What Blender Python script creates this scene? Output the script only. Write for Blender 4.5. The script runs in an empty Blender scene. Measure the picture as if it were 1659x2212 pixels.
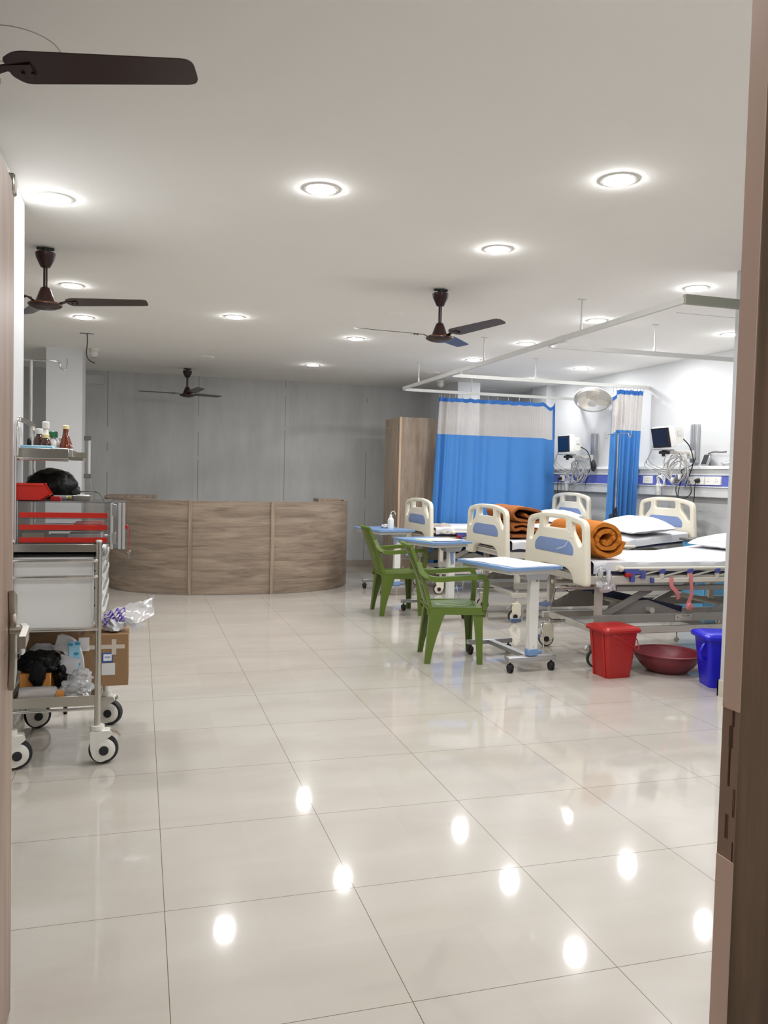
import bpy, bmesh, math, random
from mathutils import Vector, Matrix, noise
PI = math.pi
R = math.radians
scene = bpy.context.scene
COL = scene.collection

# ------------------------------------------------------------------ camera, world, exposure
cam_d = bpy.data.cameras.new('camera')
cam_d.sensor_fit = 'VERTICAL'
cam_d.sensor_height = 36.0
cam_d.lens = 36.0 * 1764.456 / 2212.0
cam_d.clip_start = 0.02
cam = bpy.data.objects.new('camera', cam_d)
COL.objects.link(cam)
_yaw, _pit, _rol = 0.290680495, -0.043088386, 0.0243949117
_F = Vector((math.sin(_yaw) * math.cos(_pit), math.cos(_yaw) * math.cos(_pit), math.sin(_pit)))
_R0 = Vector((math.cos(_yaw), -math.sin(_yaw), 0)); _U0 = _R0.cross(_F)
_Rt = math.cos(_rol) * _R0 + math.sin(_rol) * _U0
_Up = -math.sin(_rol) * _R0 + math.cos(_rol) * _U0
cam.matrix_world = Matrix(((_Rt.x, _Up.x, -_F.x, -0.0858), (_Rt.y, _Up.y, -_F.y, -2.5271),
                           (_Rt.z, _Up.z, -_F.z, 1.3458), (0, 0, 0, 1)))
scene.camera = cam
world = bpy.data.worlds.new('world'); scene.world = world; world.use_nodes = True
world.node_tree.nodes['Background'].inputs[0].default_value = (0.75, 0.8, 0.9, 1)
world.node_tree.nodes['Background'].inputs[1].default_value = 0.05
vs = scene.view_settings
vs.view_transform = 'Standard'; vs.look = 'None'; vs.gamma = 1.0; vs.use_curve_mapping = False
vs.exposure = 0.0
LAMP = 345.0          # strength of the ward downlights
FILL_CORR = 330.0      # the single corridor lamp, added out of view to light the doorway
H = 2.68              # ceiling height

# ------------------------------------------------------------------ materials
def _nt(name):
    m = bpy.data.materials.new(name); m.use_nodes = True
    nt = m.node_tree; p = nt.nodes['Principled BSDF']
    return m, nt, p
def s2l(c):
    return tuple(((v / 255) / 12.92 if v / 255 <= 0.04045 else ((v / 255 + 0.055) / 1.055) ** 2.4) for v in c) + (1,)
def mat(name, rgb, rough=0.5, metal=0.0, spec=0.5, noise_amt=0.0, nscale=8.0, bump=0.0, bscale=60.0, coat=0.0, lin=False):
    m, nt, p = _nt(name)
    c = tuple(rgb) + (1,) if lin else s2l(rgb)
    p.inputs['Base Color'].default_value = c
    p.inputs['Roughness'].default_value = rough
    p.inputs['Metallic'].default_value = metal
    p.inputs['Specular IOR Level'].default_value = spec
    p.inputs['Coat Weight'].default_value = coat
    N, L = nt.nodes, nt.links
    tc = N.new('ShaderNodeTexCoord')
    if noise_amt:
        n = N.new('ShaderNodeTexNoise'); n.inputs['Scale'].default_value = nscale; n.inputs['Detail'].default_value = 5
        L.new(tc.outputs['Object'], n.inputs['Vector'])
        r = N.new('ShaderNodeMapRange'); r.inputs['To Min'].default_value = 1 - noise_amt; r.inputs['To Max'].default_value = 1 + noise_amt
        L.new(n.outputs['Fac'], r.inputs['Value'])
        h = N.new('ShaderNodeHueSaturation'); h.inputs['Color'].default_value = c
        L.new(r.outputs['Result'], h.inputs['Value']); L.new(h.outputs['Color'], p.inputs['Base Color'])
    if bump:
        n = N.new('ShaderNodeTexNoise'); n.inputs['Scale'].default_value = bscale; n.inputs['Detail'].default_value = 3
        L.new(tc.outputs['Object'], n.inputs['Vector'])
        b = N.new('ShaderNodeBump'); b.inputs['Strength'].default_value = bump; b.inputs['Distance'].default_value = 0.01
        L.new(n.outputs['Fac'], b.inputs['Height']); L.new(b.outputs['Normal'], p.inputs['Normal'])
    return m
def emit(name, rgb, s):
    m, nt, p = _nt(name)
    p.inputs['Base Color'].default_value = (1, 1, 1, 1)
    p.inputs['Emission Color'].default_value = tuple(rgb) + (1,)
    p.inputs['Emission Strength'].default_value = s
    return m
def clear(name, tint=(1, 1, 1), white=0.12, gloss=0.12, rough=0.06):
    m, nt, p = _nt(name)
    N, L = nt.nodes, nt.links
    N.remove(p)
    t = N.new('ShaderNodeBsdfTransparent'); t.inputs[0].default_value = tuple(tint) + (1,)
    d = N.new('ShaderNodeBsdfDiffuse'); d.inputs[0].default_value = (.9, .9, .9, 1)
    g = N.new('ShaderNodeBsdfGlossy'); g.inputs['Roughness'].default_value = rough
    fr = N.new('ShaderNodeFresnel'); fr.inputs[0].default_value = 1.45
    ad = N.new('ShaderNodeMath'); ad.operation = 'ADD'; ad.inputs[1].default_value = gloss; ad.use_clamp = True
    L.new(fr.outputs[0], ad.inputs[0])
    m1 = N.new('ShaderNodeMixShader'); m1.inputs[0].default_value = white
    L.new(t.outputs[0], m1.inputs[1]); L.new(d.outputs[0], m1.inputs[2])
    m2 = N.new('ShaderNodeMixShader'); L.new(ad.outputs[0], m2.inputs[0])
    L.new(m1.outputs[0], m2.inputs[1]); L.new(g.outputs[0], m2.inputs[2])
    L.new(m2.outputs[0], N['Material Output'].inputs[0])
    return m
def wood(name, c1, c2, stretch, rough=0.45, scale=1.0):
    m, nt, p = _nt(name)
    N, L = nt.nodes, nt.links
    g = N.new('ShaderNodeNewGeometry')
    mp = N.new('ShaderNodeMapping'); mp.inputs['Scale'].default_value = tuple(v * scale for v in stretch)
    L.new(g.outputs['Position'], mp.inputs['Vector'])
    n1 = N.new('ShaderNodeTexNoise'); n1.inputs['Scale'].default_value = 3.0; n1.inputs['Detail'].default_value = 7; n1.inputs['Distortion'].default_value = 0.9
    n2 = N.new('ShaderNodeTexNoise'); n2.inputs['Scale'].default_value = 14.0; n2.inputs['Detail'].default_value = 4; n2.inputs['Roughness'].default_value = .7
    L.new(mp.outputs[0], n1.inputs['Vector']); L.new(mp.outputs[0], n2.inputs['Vector'])
    mx = N.new('ShaderNodeMath'); mx.operation = 'MULTIPLY_ADD'; mx.inputs[1].default_value = .45
    L.new(n2.outputs['Fac'], mx.inputs[0]); L.new(n1.outputs['Fac'], mx.inputs[2])
    rp = N.new('ShaderNodeValToRGB')
    rp.color_ramp.elements[0].position = 0.48; rp.color_ramp.elements[0].color = s2l(c2)
    rp.color_ramp.elements[1].position = 0.92; rp.color_ramp.elements[1].color = s2l(c1)
    L.new(mx.outputs[0], rp.inputs[0]); L.new(rp.outputs[0], p.inputs['Base Color'])
    p.inputs['Roughness'].default_value = rough
    return m
def floor_mat():
    m, nt, p = _nt('vitrified_floor_tile')
    N, L = nt.nodes, nt.links
    g = N.new('ShaderNodeNewGeometry')
    sp = N.new('ShaderNodeSeparateXYZ'); L.new(g.outputs['Position'], sp.inputs[0])
    def line(out):
        a = N.new('ShaderNodeMath'); a.operation = 'DIVIDE'; a.inputs[1].default_value = 0.6; L.new(out, a.inputs[0])
        b = N.new('ShaderNodeMath'); b.operation = 'ADD'; b.inputs[1].default_value = 50.5; L.new(a.outputs[0], b.inputs[0])
        f = N.new('ShaderNodeMath'); f.operation = 'FRACT'; L.new(b.outputs[0], f.inputs[0])
        s = N.new('ShaderNodeMath'); s.operation = 'SUBTRACT'; s.inputs[1].default_value = 0.5; L.new(f.outputs[0], s.inputs[0])
        ab = N.new('ShaderNodeMath'); ab.operation = 'ABSOLUTE'; L.new(s.outputs[0], ab.inputs[0])
        lt = N.new('ShaderNodeMath'); lt.operation = 'LESS_THAN'; lt.inputs[1].default_value = 0.0018; L.new(ab.outputs[0], lt.inputs[0])
        fl = N.new('ShaderNodeMath'); fl.operation = 'FLOOR'; L.new(b.outputs[0], fl.inputs[0])
        return lt, fl
    lx, fx = line(sp.outputs['X']); ly, fy = line(sp.outputs['Y'])
    gr = N.new('ShaderNodeMath'); gr.operation = 'MAXIMUM'; L.new(lx.outputs[0], gr.inputs[0]); L.new(ly.outputs[0], gr.inputs[1])
    cmb = N.new('ShaderNodeCombineXYZ')
    w = N.new('ShaderNodeTexWhiteNoise'); w.noise_dimensions = '2D'
    L.new(fx.outputs[0], cmb.inputs[0]); L.new(fy.outputs[0], cmb.inputs[1]); L.new(cmb.outputs[0], w.inputs['Vector'])
    n1 = N.new('ShaderNodeTexNoise'); n1.inputs['Scale'].default_value = 2.2; n1.inputs['Detail'].default_value = 6; n1.inputs['Distortion'].default_value = .6
    n2 = N.new('ShaderNodeTexNoise'); n2.inputs['Scale'].default_value = 55; n2.inputs['Detail'].default_value = 3
    mp = N.new('ShaderNodeMapping'); mp.inputs['Scale'].default_value = (.6, 1.6, 1)
    L.new(g.outputs['Position'], mp.inputs[0]); L.new(mp.outputs[0], n1.inputs['Vector']); L.new(mp.outputs[0], n2.inputs['Vector'])
    rp = N.new('ShaderNodeValToRGB')
    rp.color_ramp.elements[0].position = .3; rp.color_ramp.elements[0].color = s2l((185, 178, 168))
    rp.color_ramp.elements[1].position = .7; rp.color_ramp.elements[1].color = s2l((195, 189, 180))
    L.new(n1.outputs['Fac'], rp.inputs[0])
    sk = N.new('ShaderNodeMapRange'); sk.inputs['From Min'].default_value = .62; sk.inputs['From Max'].default_value = .75; sk.inputs['To Min'].default_value = 1.0; sk.inputs['To Max'].default_value = 1.05
    L.new(n2.outputs['Fac'], sk.inputs[0])
    tv = N.new('ShaderNodeMapRange'); tv.inputs['To Min'].default_value = .975; tv.inputs['To Max'].default_value = 1.02; L.new(w.outputs['Value'], tv.inputs[0])
    mu = N.new('ShaderNodeMath'); mu.operation = 'MULTIPLY'; L.new(sk.outputs[0], mu.inputs[0]); L.new(tv.outputs[0], mu.inputs[1])
    h = N.new('ShaderNodeHueSaturation'); L.new(rp.outputs[0], h.inputs['Color']); L.new(mu.outputs[0], h.inputs['Value'])
    mx = N.new('ShaderNodeMix'); mx.data_type = 'RGBA'
    L.new(gr.outputs[0], mx.inputs[0]); L.new(h.outputs[0], mx.inputs[6]); mx.inputs[7].default_value = s2l((104, 88, 70))
    L.new(mx.outputs[2], p.inputs['Base Color'])
    p.inputs['Roughness'].default_value = 0.05
    p.inputs['Specular IOR Level'].default_value = .5
    p.inputs['Coat Weight'].default_value = .18; p.inputs['Coat Roughness'].default_value = .22
    return m
def putty_mat():
    m, nt, p = _nt('grey_putty_wall')
    N, L = nt.nodes, nt.links
    g = N.new('ShaderNodeNewGeometry')
    mp = N.new('ShaderNodeMapping'); mp.inputs['Scale'].default_value = (2.6, 1, .5); L.new(g.outputs['Position'], mp.inputs[0])
    n1 = N.new('ShaderNodeTexNoise'); n1.inputs['Scale'].default_value = 1.6; n1.inputs['Detail'].default_value = 8; n1.inputs['Roughness'].default_value = .65
    L.new(mp.outputs[0], n1.inputs['Vector'])
    n2 = N.new('ShaderNodeTexNoise'); n2.inputs['Scale'].default_value = 1.3; n2.inputs['Detail'].default_value = 3; L.new(g.outputs['Position'], n2.inputs['Vector'])
    av = N.new('ShaderNodeMath'); av.operation = 'MULTIPLY_ADD'; av.inputs[1].default_value = .6; L.new(n2.outputs['Fac'], av.inputs[0]); L.new(n1.outputs['Fac'], av.inputs[2])
    rp = N.new('ShaderNodeValToRGB')
    rp.color_ramp.elements[0].position = .55; rp.color_ramp.elements[0].color = s2l((181, 182, 180))
    rp.color_ramp.elements[1].position = 1.0; rp.color_ramp.elements[1].color = s2l((199, 200, 198))
    L.new(av.outputs[0], rp.inputs[0])
    sp = N.new('ShaderNodeSeparateXYZ'); L.new(g.outputs['Position'], sp.inputs[0])
    # filled joints between the boards: a pale band with a thin dark crack
    def near(v, w):
        s = N.new('ShaderNodeMath'); s.operation = 'COMPARE'; s.inputs[1].default_value = v; s.inputs[2].default_value = w
        L.new(sp.outputs['X'], s.inputs[0]); return s.outputs[0]
    def acc(lst):
        o = lst[0]
        for q in lst[1:]:
            a = N.new('ShaderNodeMath'); a.operation = 'MAXIMUM'; L.new(o, a.inputs[0]); L.new(q, a.inputs[1]); o = a.outputs[0]
        return o
    js = [-1.75, -.52, .684, 1.903, 3.12, 4.33]
    band = acc([near(v, .055) for v in js]); crack = acc([near(v, .006) for v in js])
    n3 = N.new('ShaderNodeTexNoise'); n3.inputs['Scale'].default_value = 1.7; L.new(g.outputs['Position'], n3.inputs['Vector'])
    gt = N.new('ShaderNodeMath'); gt.operation = 'GREATER_THAN'; gt.inputs[1].default_value = .47; L.new(n3.outputs['Fac'], gt.inputs[0])
    cm = N.new('ShaderNodeMath'); cm.operation = 'MULTIPLY'; L.new(crack, cm.inputs[0]); L.new(gt.outputs[0], cm.inputs[1])
    bm_ = N.new('ShaderNodeMath'); bm_.operation = 'MULTIPLY'; bm_.inputs[1].default_value = .45; L.new(band, bm_.inputs[0])
    m1 = N.new('ShaderNodeMix'); m1.data_type = 'RGBA'; L.new(bm_.outputs[0], m1.inputs[0]); L.new(rp.outputs[0], m1.inputs[6]); m1.inputs[7].default_value = s2l((198, 198, 196))
    c2 = N.new('ShaderNodeMath'); c2.operation = 'MULTIPLY'; c2.inputs[1].default_value = .5; L.new(cm.outputs[0], c2.inputs[0])
    m2 = N.new('ShaderNodeMix'); m2.data_type = 'RGBA'; L.new(c2.outputs[0], m2.inputs[0]); L.new(m1.outputs[2], m2.inputs[6]); m2.inputs[7].default_value = s2l((95, 95, 92))
    L.new(m2.outputs[2], p.inputs['Base Color'])
    p.inputs['Roughness'].default_value = .85
    return m
def mesh_net_mat():
    m, nt, p = _nt('curtain_net')
    N, L = nt.nodes, nt.links
    tc = N.new('ShaderNodeTexCoord'); sp = N.new('ShaderNodeSeparateXYZ'); L.new(tc.outputs['UV'], sp.inputs[0])
    def dash(o):
        a = N.new('ShaderNodeMath'); a.operation = 'FRACT'; L.new(o, a.inputs[0])
        b = N.new('ShaderNodeMath'); b.operation = 'LESS_THAN'; b.inputs[1].default_value = .36; L.new(a.outputs[0], b.inputs[0]); return b.outputs[0]
    mx = N.new('ShaderNodeMath'); mx.operation = 'MAXIMUM'; L.new(dash(sp.outputs[0]), mx.inputs[0]); L.new(dash(sp.outputs[1]), mx.inputs[1])
    ml = N.new('ShaderNodeMapRange'); ml.inputs['To Min'].default_value = .55; ml.inputs['To Max'].default_value = .97; L.new(mx.outputs[0], ml.inputs[0])
    L.new(ml.outputs[0], p.inputs['Alpha'])
    p.inputs['Base Color'].default_value = s2l((192, 187, 183)); p.inputs['Roughness'].default_value = .9
    return m

M = {}
M['floor'] = floor_mat(); M['putty'] = putty_mat(); M['net'] = mesh_net_mat()
M['ceiling'] = mat('ceiling_paint', (244, 242, 237), .9, noise_amt=.02, nscale=3)
M['white_wall'] = mat('white_wall_paint', (198, 199, 200), .6, noise_amt=.02, nscale=4)
M['grey_wall'] = mat('pale_grey_wall', (196, 199, 198), .75, noise_amt=.04, nscale=2)
M['column'] = mat('white_column_paint', (222, 224, 226), .6, noise_amt=.02, nscale=3)
M['skirt'] = mat('tile_skirting', (205, 198, 186), .25, noise_amt=.03)
M['skirt_brown'] = mat('brown_tile_skirting', (168, 158, 148), .3, noise_amt=.03)
M['wood_h'] = wood('counter_laminate', (160, 142, 124), (112, 97, 84), (.55, .55, 6.0))
M['wood_v'] = wood('wardrobe_laminate', (166, 147, 128), (126, 109, 93), (5.0, 5.0, .5))
M['wood_edge'] = mat('pale_edge_band', (206, 176, 146), .5)
M['door'] = wood('door_laminate', (158, 134, 117), (122, 101, 88), (6.0, 6.0, .45), .4)
M['door_r'] = wood('door_laminate_dark', (150, 124, 104), (108, 88, 73), (7.0, 7.0, .4), .4)
M['door_edge'] = mat('door_edge_band', (228, 200, 184), .6, noise_amt=.05, nscale=6)
M['splinter'] = mat('splintered_core', (92, 68, 52), .9, noise_amt=.3, nscale=60)
M['fan'] = mat('dark_brown_enamel', (46, 22, 20), .3, spec=.4)
M['fan_band'] = mat('bronze_band', (120, 82, 60), .25, metal=.7)
M['black'] = mat('black_plastic', (22, 22, 24), .45)
M['rubber'] = mat('black_rubber', (38, 38, 42), .6)
M['bag'] = mat('black_polythene', (9, 9, 10), .4, spec=.22, bump=.5, bscale=40)
M['steel'] = mat('brushed_steel', (196, 192, 182), .28, metal=1.0)
M['chrome'] = mat('chrome', (222, 220, 216), .1, metal=1.0)
M['alu'] = mat('aluminium', (186, 188, 190), .4, metal=.85)
M['rail'] = mat('white_track', (204, 204, 200), .45)
M['rail_shade'] = mat('shaded_track', (150, 152, 140), .6)  # track colour darkened to carry the end arm's shading and dirt
M['cream'] = mat('cream_plastic', (226, 219, 200), .38)
M['cream_dk'] = mat('cream_metal', (206, 200, 184), .45)
M['bedmetal'] = mat('warm_white_metal', (196, 190, 180), .4, noise_amt=.02)
M['bedgrey'] = mat('grey_bed_metal', (150, 146, 138), .45)
M['pblue'] = mat('pale_blue_plastic', (122, 142, 184), .4)
M['tblue'] = mat('table_blue', (116, 148, 190), .4)
M['latch'] = mat('violet_blue_plastic', (72, 80, 150), .4)
M['white'] = mat('white_plastic', (224, 223, 218), .35)
M['offwhite'] = mat('off_white_plastic', (216, 213, 205), .4)
M['navy'] = mat('navy_vinyl', (30, 34, 72), .45)
M['sheet'] = mat('white_cotton', (210, 210, 213), .9, bump=.25, bscale=9)
M['greycloth'] = mat('grey_cloth', (168, 160, 152), .95, bump=.3, bscale=14)
M['blanket'] = mat('rust_fleece', (190, 112, 28), .95, noise_amt=.18, nscale=25, bump=.5, bscale=120)
M['blanket_dk'] = mat('brown_fleece', (150, 84, 32), .95, noise_amt=.18, nscale=25, bump=.5, bscale=120)
M['curtain'] = mat('blue_curtain', (60, 120, 184), .75, noise_amt=.05, nscale=40)
M['curtain_dk'] = mat('blue_hem', (44, 104, 178), .75)
M['green'] = mat('green_plastic', (92, 113, 38), .34, noise_amt=.03)
M['red'] = mat('red_plastic', (172, 30, 27), .35)
M['redbox'] = mat('red_bin_plastic', (206, 44, 30), .4)
M['maroon'] = mat('maroon_plastic', (122, 40, 48), .38)
M['bluebin'] = mat('ultramarine_plastic', (26, 26, 196), .3)
M['locker'] = mat('light_blue_locker', (84, 148, 188), .45)
M['locker_top'] = mat('grey_locker_top', (104, 102, 100), .5)
M['band'] = mat('violet_blue_band', (84, 96, 174), .45)
M['panel'] = mat('white_panel', (220, 221, 220), .45)
M['panel_grey'] = mat('grey_panel', (200, 202, 201), .45)
M['screen'] = mat('dark_blue_screen', (12, 32, 62), .12)
M['bezel'] = mat('black_bezel', (20, 22, 28), .3)
M['cable'] = mat('grey_cable', (176, 174, 170), .5)
M['bcable'] = mat('black_cable', (24, 24, 26), .5)
M['carton'] = mat('brown_cardboard', (150, 118, 84), .85, noise_amt=.05, nscale=12)
M['tape'] = mat('pale_tape', (206, 196, 182), .4)
M['orange_box'] = mat('orange_carton', (226, 152, 72), .6)
M['paper'] = mat('white_paper', (238, 238, 240), .8)
M['yellow'] = mat('yellow_folder', (232, 218, 160), .7)
M['ltblue'] = mat('light_blue_carton', (156, 206, 232), .5)
M['amber'] = mat('amber_bottle', (70, 34, 18), .1, coat=.5)
M['amber_lt'] = mat('amber_syrup', (112, 44, 18), .12, coat=.5)
M['grcap'] = mat('green_cap', (30, 106, 66), .4)
M['ycap'] = mat('cream_cap', (226, 206, 150), .5)
M['label_y'] = mat('yellow_label', (220, 196, 40), .5)
M['pink'] = mat('pink_strap', (206, 120, 118), .8)
M['cord'] = mat('red_cord', (176, 36, 36), .6)
M['purple'] = mat('purple_print', (108, 74, 176), .3)
M['logo'] = mat('teal_print', (60, 150, 186), .6)
M['ink'] = mat('grey_ink', (92, 90, 88), .7)
M['inkblue'] = mat('blue_sticker', (36, 92, 176), .5)
M['faintline'] = mat('grey_seam', (168, 165, 158), .9)
M['smooth_pl'] = clear('clear_acrylic', (.97, .97, .97), .07, .05, .05)
M['film'] = clear('clear_film', (.97, .97, .98), .4, .10, .15)
M['frost'] = clear('clear_edge', (1, 1, 1), .55, .06, .1)
M['caster_w'] = mat('white_caster_plastic', (228, 226, 217), .35)
M['bright'] = mat('bright_white_plastic', (238, 238, 236), .35)
M['bare'] = mat('bare_board', (160, 134, 116), .8, noise_amt=.12, nscale=30)
M['cage'] = clear('white_wire_guard', (1, 1, 1), .07, .0, .4)
M['fanblade'] = mat('cream_fan_blade', (248, 240, 226), .4)
M['lamp'] = emit('downlight_glow', (.985, .99, 1.0), LAMP)
M['fill_c'] = emit('corridor_fill_glow', (1.0, .96, .92), FILL_CORR)

# ------------------------------------------------------------------ mesh builder
class B:
    def __init__(s):
        s.bm = bmesh.new(); s.uv = None
    def V(s, p): return s.bm.verts.new(p)
    def F(s, vs):
        try: return s.bm.faces.new(vs)
        except ValueError: return None
    def box(s, x0, x1, y0, y1, z0, z1, bev=0.0, M4=None, seg=1):
        r = bmesh.ops.create_cube(s.bm, size=1.0)['verts']
        for v in r:
            v.co = Vector(((x0 + x1) / 2 + v.co.x * (x1 - x0), (y0 + y1) / 2 + v.co.y * (y1 - y0), (z0 + z1) / 2 + v.co.z * (z1 - z0)))
        if bev:
            es = list({e for v in r for e in v.link_edges})
            g = bmesh.ops.bevel(s.bm, geom=es, offset=bev, segments=seg, affect='EDGES', profile=.5)
            r = list({v for f in g['faces'] for v in f.verts} | {v for v in r if v.is_valid})
            allv = set(r)
            st = list(allv)
            while st:
                v = st.pop()
                for e in v.link_edges:
                    o = e.other_vert(v)
                    if o not in allv: allv.add(o); st.append(o)
            r = list(allv)
        if M4 is not None:
            for v in r: v.co = M4 @ v.co
        return s
    def ring(s, c, ax, r, n, start=None):
        ax = Vector(ax).normalized()
        a = start if start is not None else (Vector((0, 0, 1)) if abs(ax.z) < .9 else Vector((1, 0, 0)))
        a = (a - ax * a.dot(ax)).normalized(); b = ax.cross(a)
        return [s.V(Vector(c) + (a * math.cos(2 * PI * i / n) + b * math.sin(2 * PI * i / n)) * r) for i in range(n)]
    def skin(s, rings, closed=True, cap=True, loop=False):
        n = len(rings[0])
        pairs = list(zip(rings, rings[1:])) + ([(rings[-1], rings[0])] if loop else [])
        for a, b in pairs:
            for i in range(n if closed else n - 1):
                j = (i + 1) % n; s.F((a[i], a[j], b[j], b[i]))
        if cap and not loop:
            s.F(list(reversed(rings[0]))); s.F(rings[-1])
        return s
    def tube(s, pts, r, n=8, loop=False):
        pts = [Vector(p) for p in pts]; m = len(pts); rings = []
        prev = None
        for i, p in enumerate(pts):
            if loop: t = (pts[(i + 1) % m] - pts[i - 1])
            else: t = pts[min(i + 1, m - 1)] - pts[max(i - 1, 0)]
            if t.length < 1e-9: t = Vector((0, 0, 1))
            t.normalize()
            if prev is None:
                prev = Vector((0, 0, 1)) if abs(t.z) < .9 else Vector((1, 0, 0))
            prev = (prev - t * prev.dot(t))
            if prev.length < 1e-6: prev = t.orthogonal()
            prev.normalize()
            rr = r[i] if isinstance(r, (list, tuple)) else r
            rings.append(s.ring(p, t, rr, n, prev))
        return s.skin(rings, loop=loop)
    def cyl(s, p, q, r, r2=None, n=16):
        ax = Vector(q) - Vector(p)
        a = s.ring(p, ax, r, n); b = s.ring(q, ax, r if r2 is None else r2, n)
        return s.skin([a, b])
    def lathe(s, prof, n=24, M4=None, cap=True):
        rings = []
        for (r, z) in prof:
            rg = [Vector((max(r, 1e-4) * math.cos(2 * PI * i / n), max(r, 1e-4) * math.sin(2 * PI * i / n), z)) for i in range(n)]
            if M4 is not None: rg = [M4 @ v for v in rg]
            rings.append([s.V(v) for v in rg])
        return s.skin(rings, cap=cap)
    def beam(s, pts, w, t, up=(0, 0, 1)):
        """rectangular section swept along pts: w across (tangent x up), t along up"""
        pts = [Vector(p) for p in pts]; m = len(pts); rings = []
        for i, p in enumerate(pts):
            tg = (pts[min(i + 1, m - 1)] - pts[max(i - 1, 0)]).normalized()
            u = Vector(up[i]) if isinstance(up, list) else Vector(up)
            sd = tg.cross(u)
            if sd.length < 1e-6: sd = tg.orthogonal()
            sd.normalize(); uu = sd.cross(tg).normalized()
            ww = (w[i] if isinstance(w, (list, tuple)) else w) / 2; tt = (t[i] if isinstance(t, (list, tuple)) else t) / 2
            rings.append([s.V(p + sd * a * ww + uu * b * tt) for a, b in ((-1, -1), (1, -1), (1, 1), (-1, 1))])
        return s.skin(rings)
    def loft(s, loops, cap=True):
        return s.skin([[s.V(p) for p in lp] for lp in loops], cap=cap)
    def prism(s, poly, d, M4=None):
        """2D polygon in XY extruded along +Z by d"""
        M4 = M4 or Matrix.Identity(4)
        a = [s.V(M4 @ Vector((x, y, 0))) for x, y in poly]; b = [s.V(M4 @ Vector((x, y, d))) for x, y in poly]
        return s.skin([a, b])
    def grid(s, f, nu, nv, uv=None):
        vs = [[s.V(f(i / nu, j / nv)) for j in range(nv + 1)] for i in range(nu + 1)]
        lay = s.bm.loops.layers.uv.verify() if uv else None
        for i in range(nu):
            for j in range(nv):
                fc = s.F((vs[i][j], vs[i + 1][j], vs[i + 1][j + 1], vs[i][j + 1]))
                if uv and fc:
                    for l, (a, b) in zip(fc.loops, ((i, j), (i + 1, j), (i + 1, j + 1), (i, j + 1))):
                        l[lay].uv = (a / nu * uv[0], b / nv * uv[1])
        return s
    def slab(s, f, g, nu, nv):
        """closed solid between surfaces f (top) and g (bottom)"""
        a = [[s.V(f(i / nu, j / nv)) for j in range(nv + 1)] for i in range(nu + 1)]
        b = [[s.V(g(i / nu, j / nv)) for j in range(nv + 1)] for i in range(nu + 1)]
        for i in range(nu):
            for j in range(nv):
                s.F((a[i][j], a[i + 1][j], a[i + 1][j + 1], a[i][j + 1])); s.F((b[i][j], b[i][j + 1], b[i + 1][j + 1], b[i + 1][j]))
        for i in range(nu):
            s.F((a[i][0], b[i][0], b[i + 1][0], a[i + 1][0])); s.F((a[i][nv], a[i + 1][nv], b[i + 1][nv], b[i][nv]))
        for j in range(nv):
            s.F((a[0][j], a[0][j + 1], b[0][j + 1], b[0][j])); s.F((a[nu][j], b[nu][j], b[nu][j + 1], a[nu][j + 1]))
        return s
    def blob(s, c, rad, amp=.15, fr=3.0, seed=0, sub=3, flat=None):
        r = bmesh.ops.create_icosphere(s.bm, subdivisions=sub, radius=1.0)['verts']
        off = Vector((seed * 7.3, seed * 3.1, seed * 1.7))
        for v in r:
            d = v.co.normalized()
            k = 1 + amp * (noise.noise(d * fr + off) + .5 * noise.noise(d * fr * 2.6 + off))
            p = Vector((d.x * rad[0] * k, d.y * rad[1] * k, d.z * rad[2] * k))
            if flat is not None: p.z = max(p.z, flat)
            v.co = p + Vector(c)
        return s
    def move(s, dx, dy, dz):
        for v in s.bm.verts: v.co += Vector((dx, dy, dz))
        return s
    def apply(s, M4):
        for v in s.bm.verts: v.co = M4 @ v.co
        return s
    def mesh(s, name, m, sharp=38.0, sub=0):
        bmesh.ops.recalc_face_normals(s.bm, faces=s.bm.faces)
        for f in s.bm.faces: f.smooth = True
        for e in s.bm.edges:
            if len(e.link_faces) == 2 and e.calc_face_angle(0.0) > R(sharp): e.smooth = False
        me = bpy.data.meshes.new(name); s.bm.to_mesh(me); s.bm.free()
        if m is not None: me.materials.append(M[m] if isinstance(m, str) else m)
        return me
    def part(s, name, m, parent, world=False, label=None, sharp=38.0):
        if world:
            rt = parent
            while rt.parent: rt = rt.parent
            s.move(-rt.location.x, -rt.location.y, -rt.location.z)
        return link(name, s.mesh(name, m, sharp), parent, label)
    def solo(s, name, m, label, cat, loc=(0, 0, 0), group=None, world=True, rotz=0.0, sharp=38.0):
        """a top-level thing that is one mesh; world: verts given in world coordinates"""
        if world: s.move(-loc[0], -loc[1], -loc[2])
        o = link(name, s.mesh(name, m, sharp)); o.location = loc; o.rotation_euler = (0, 0, rotz)
        tag(o, label, cat, group); return o
    def struct(s, name, m, sharp=38.0):
        o = link(name, s.mesh(name, m, sharp)); o['kind'] = 'structure'; return o

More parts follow.
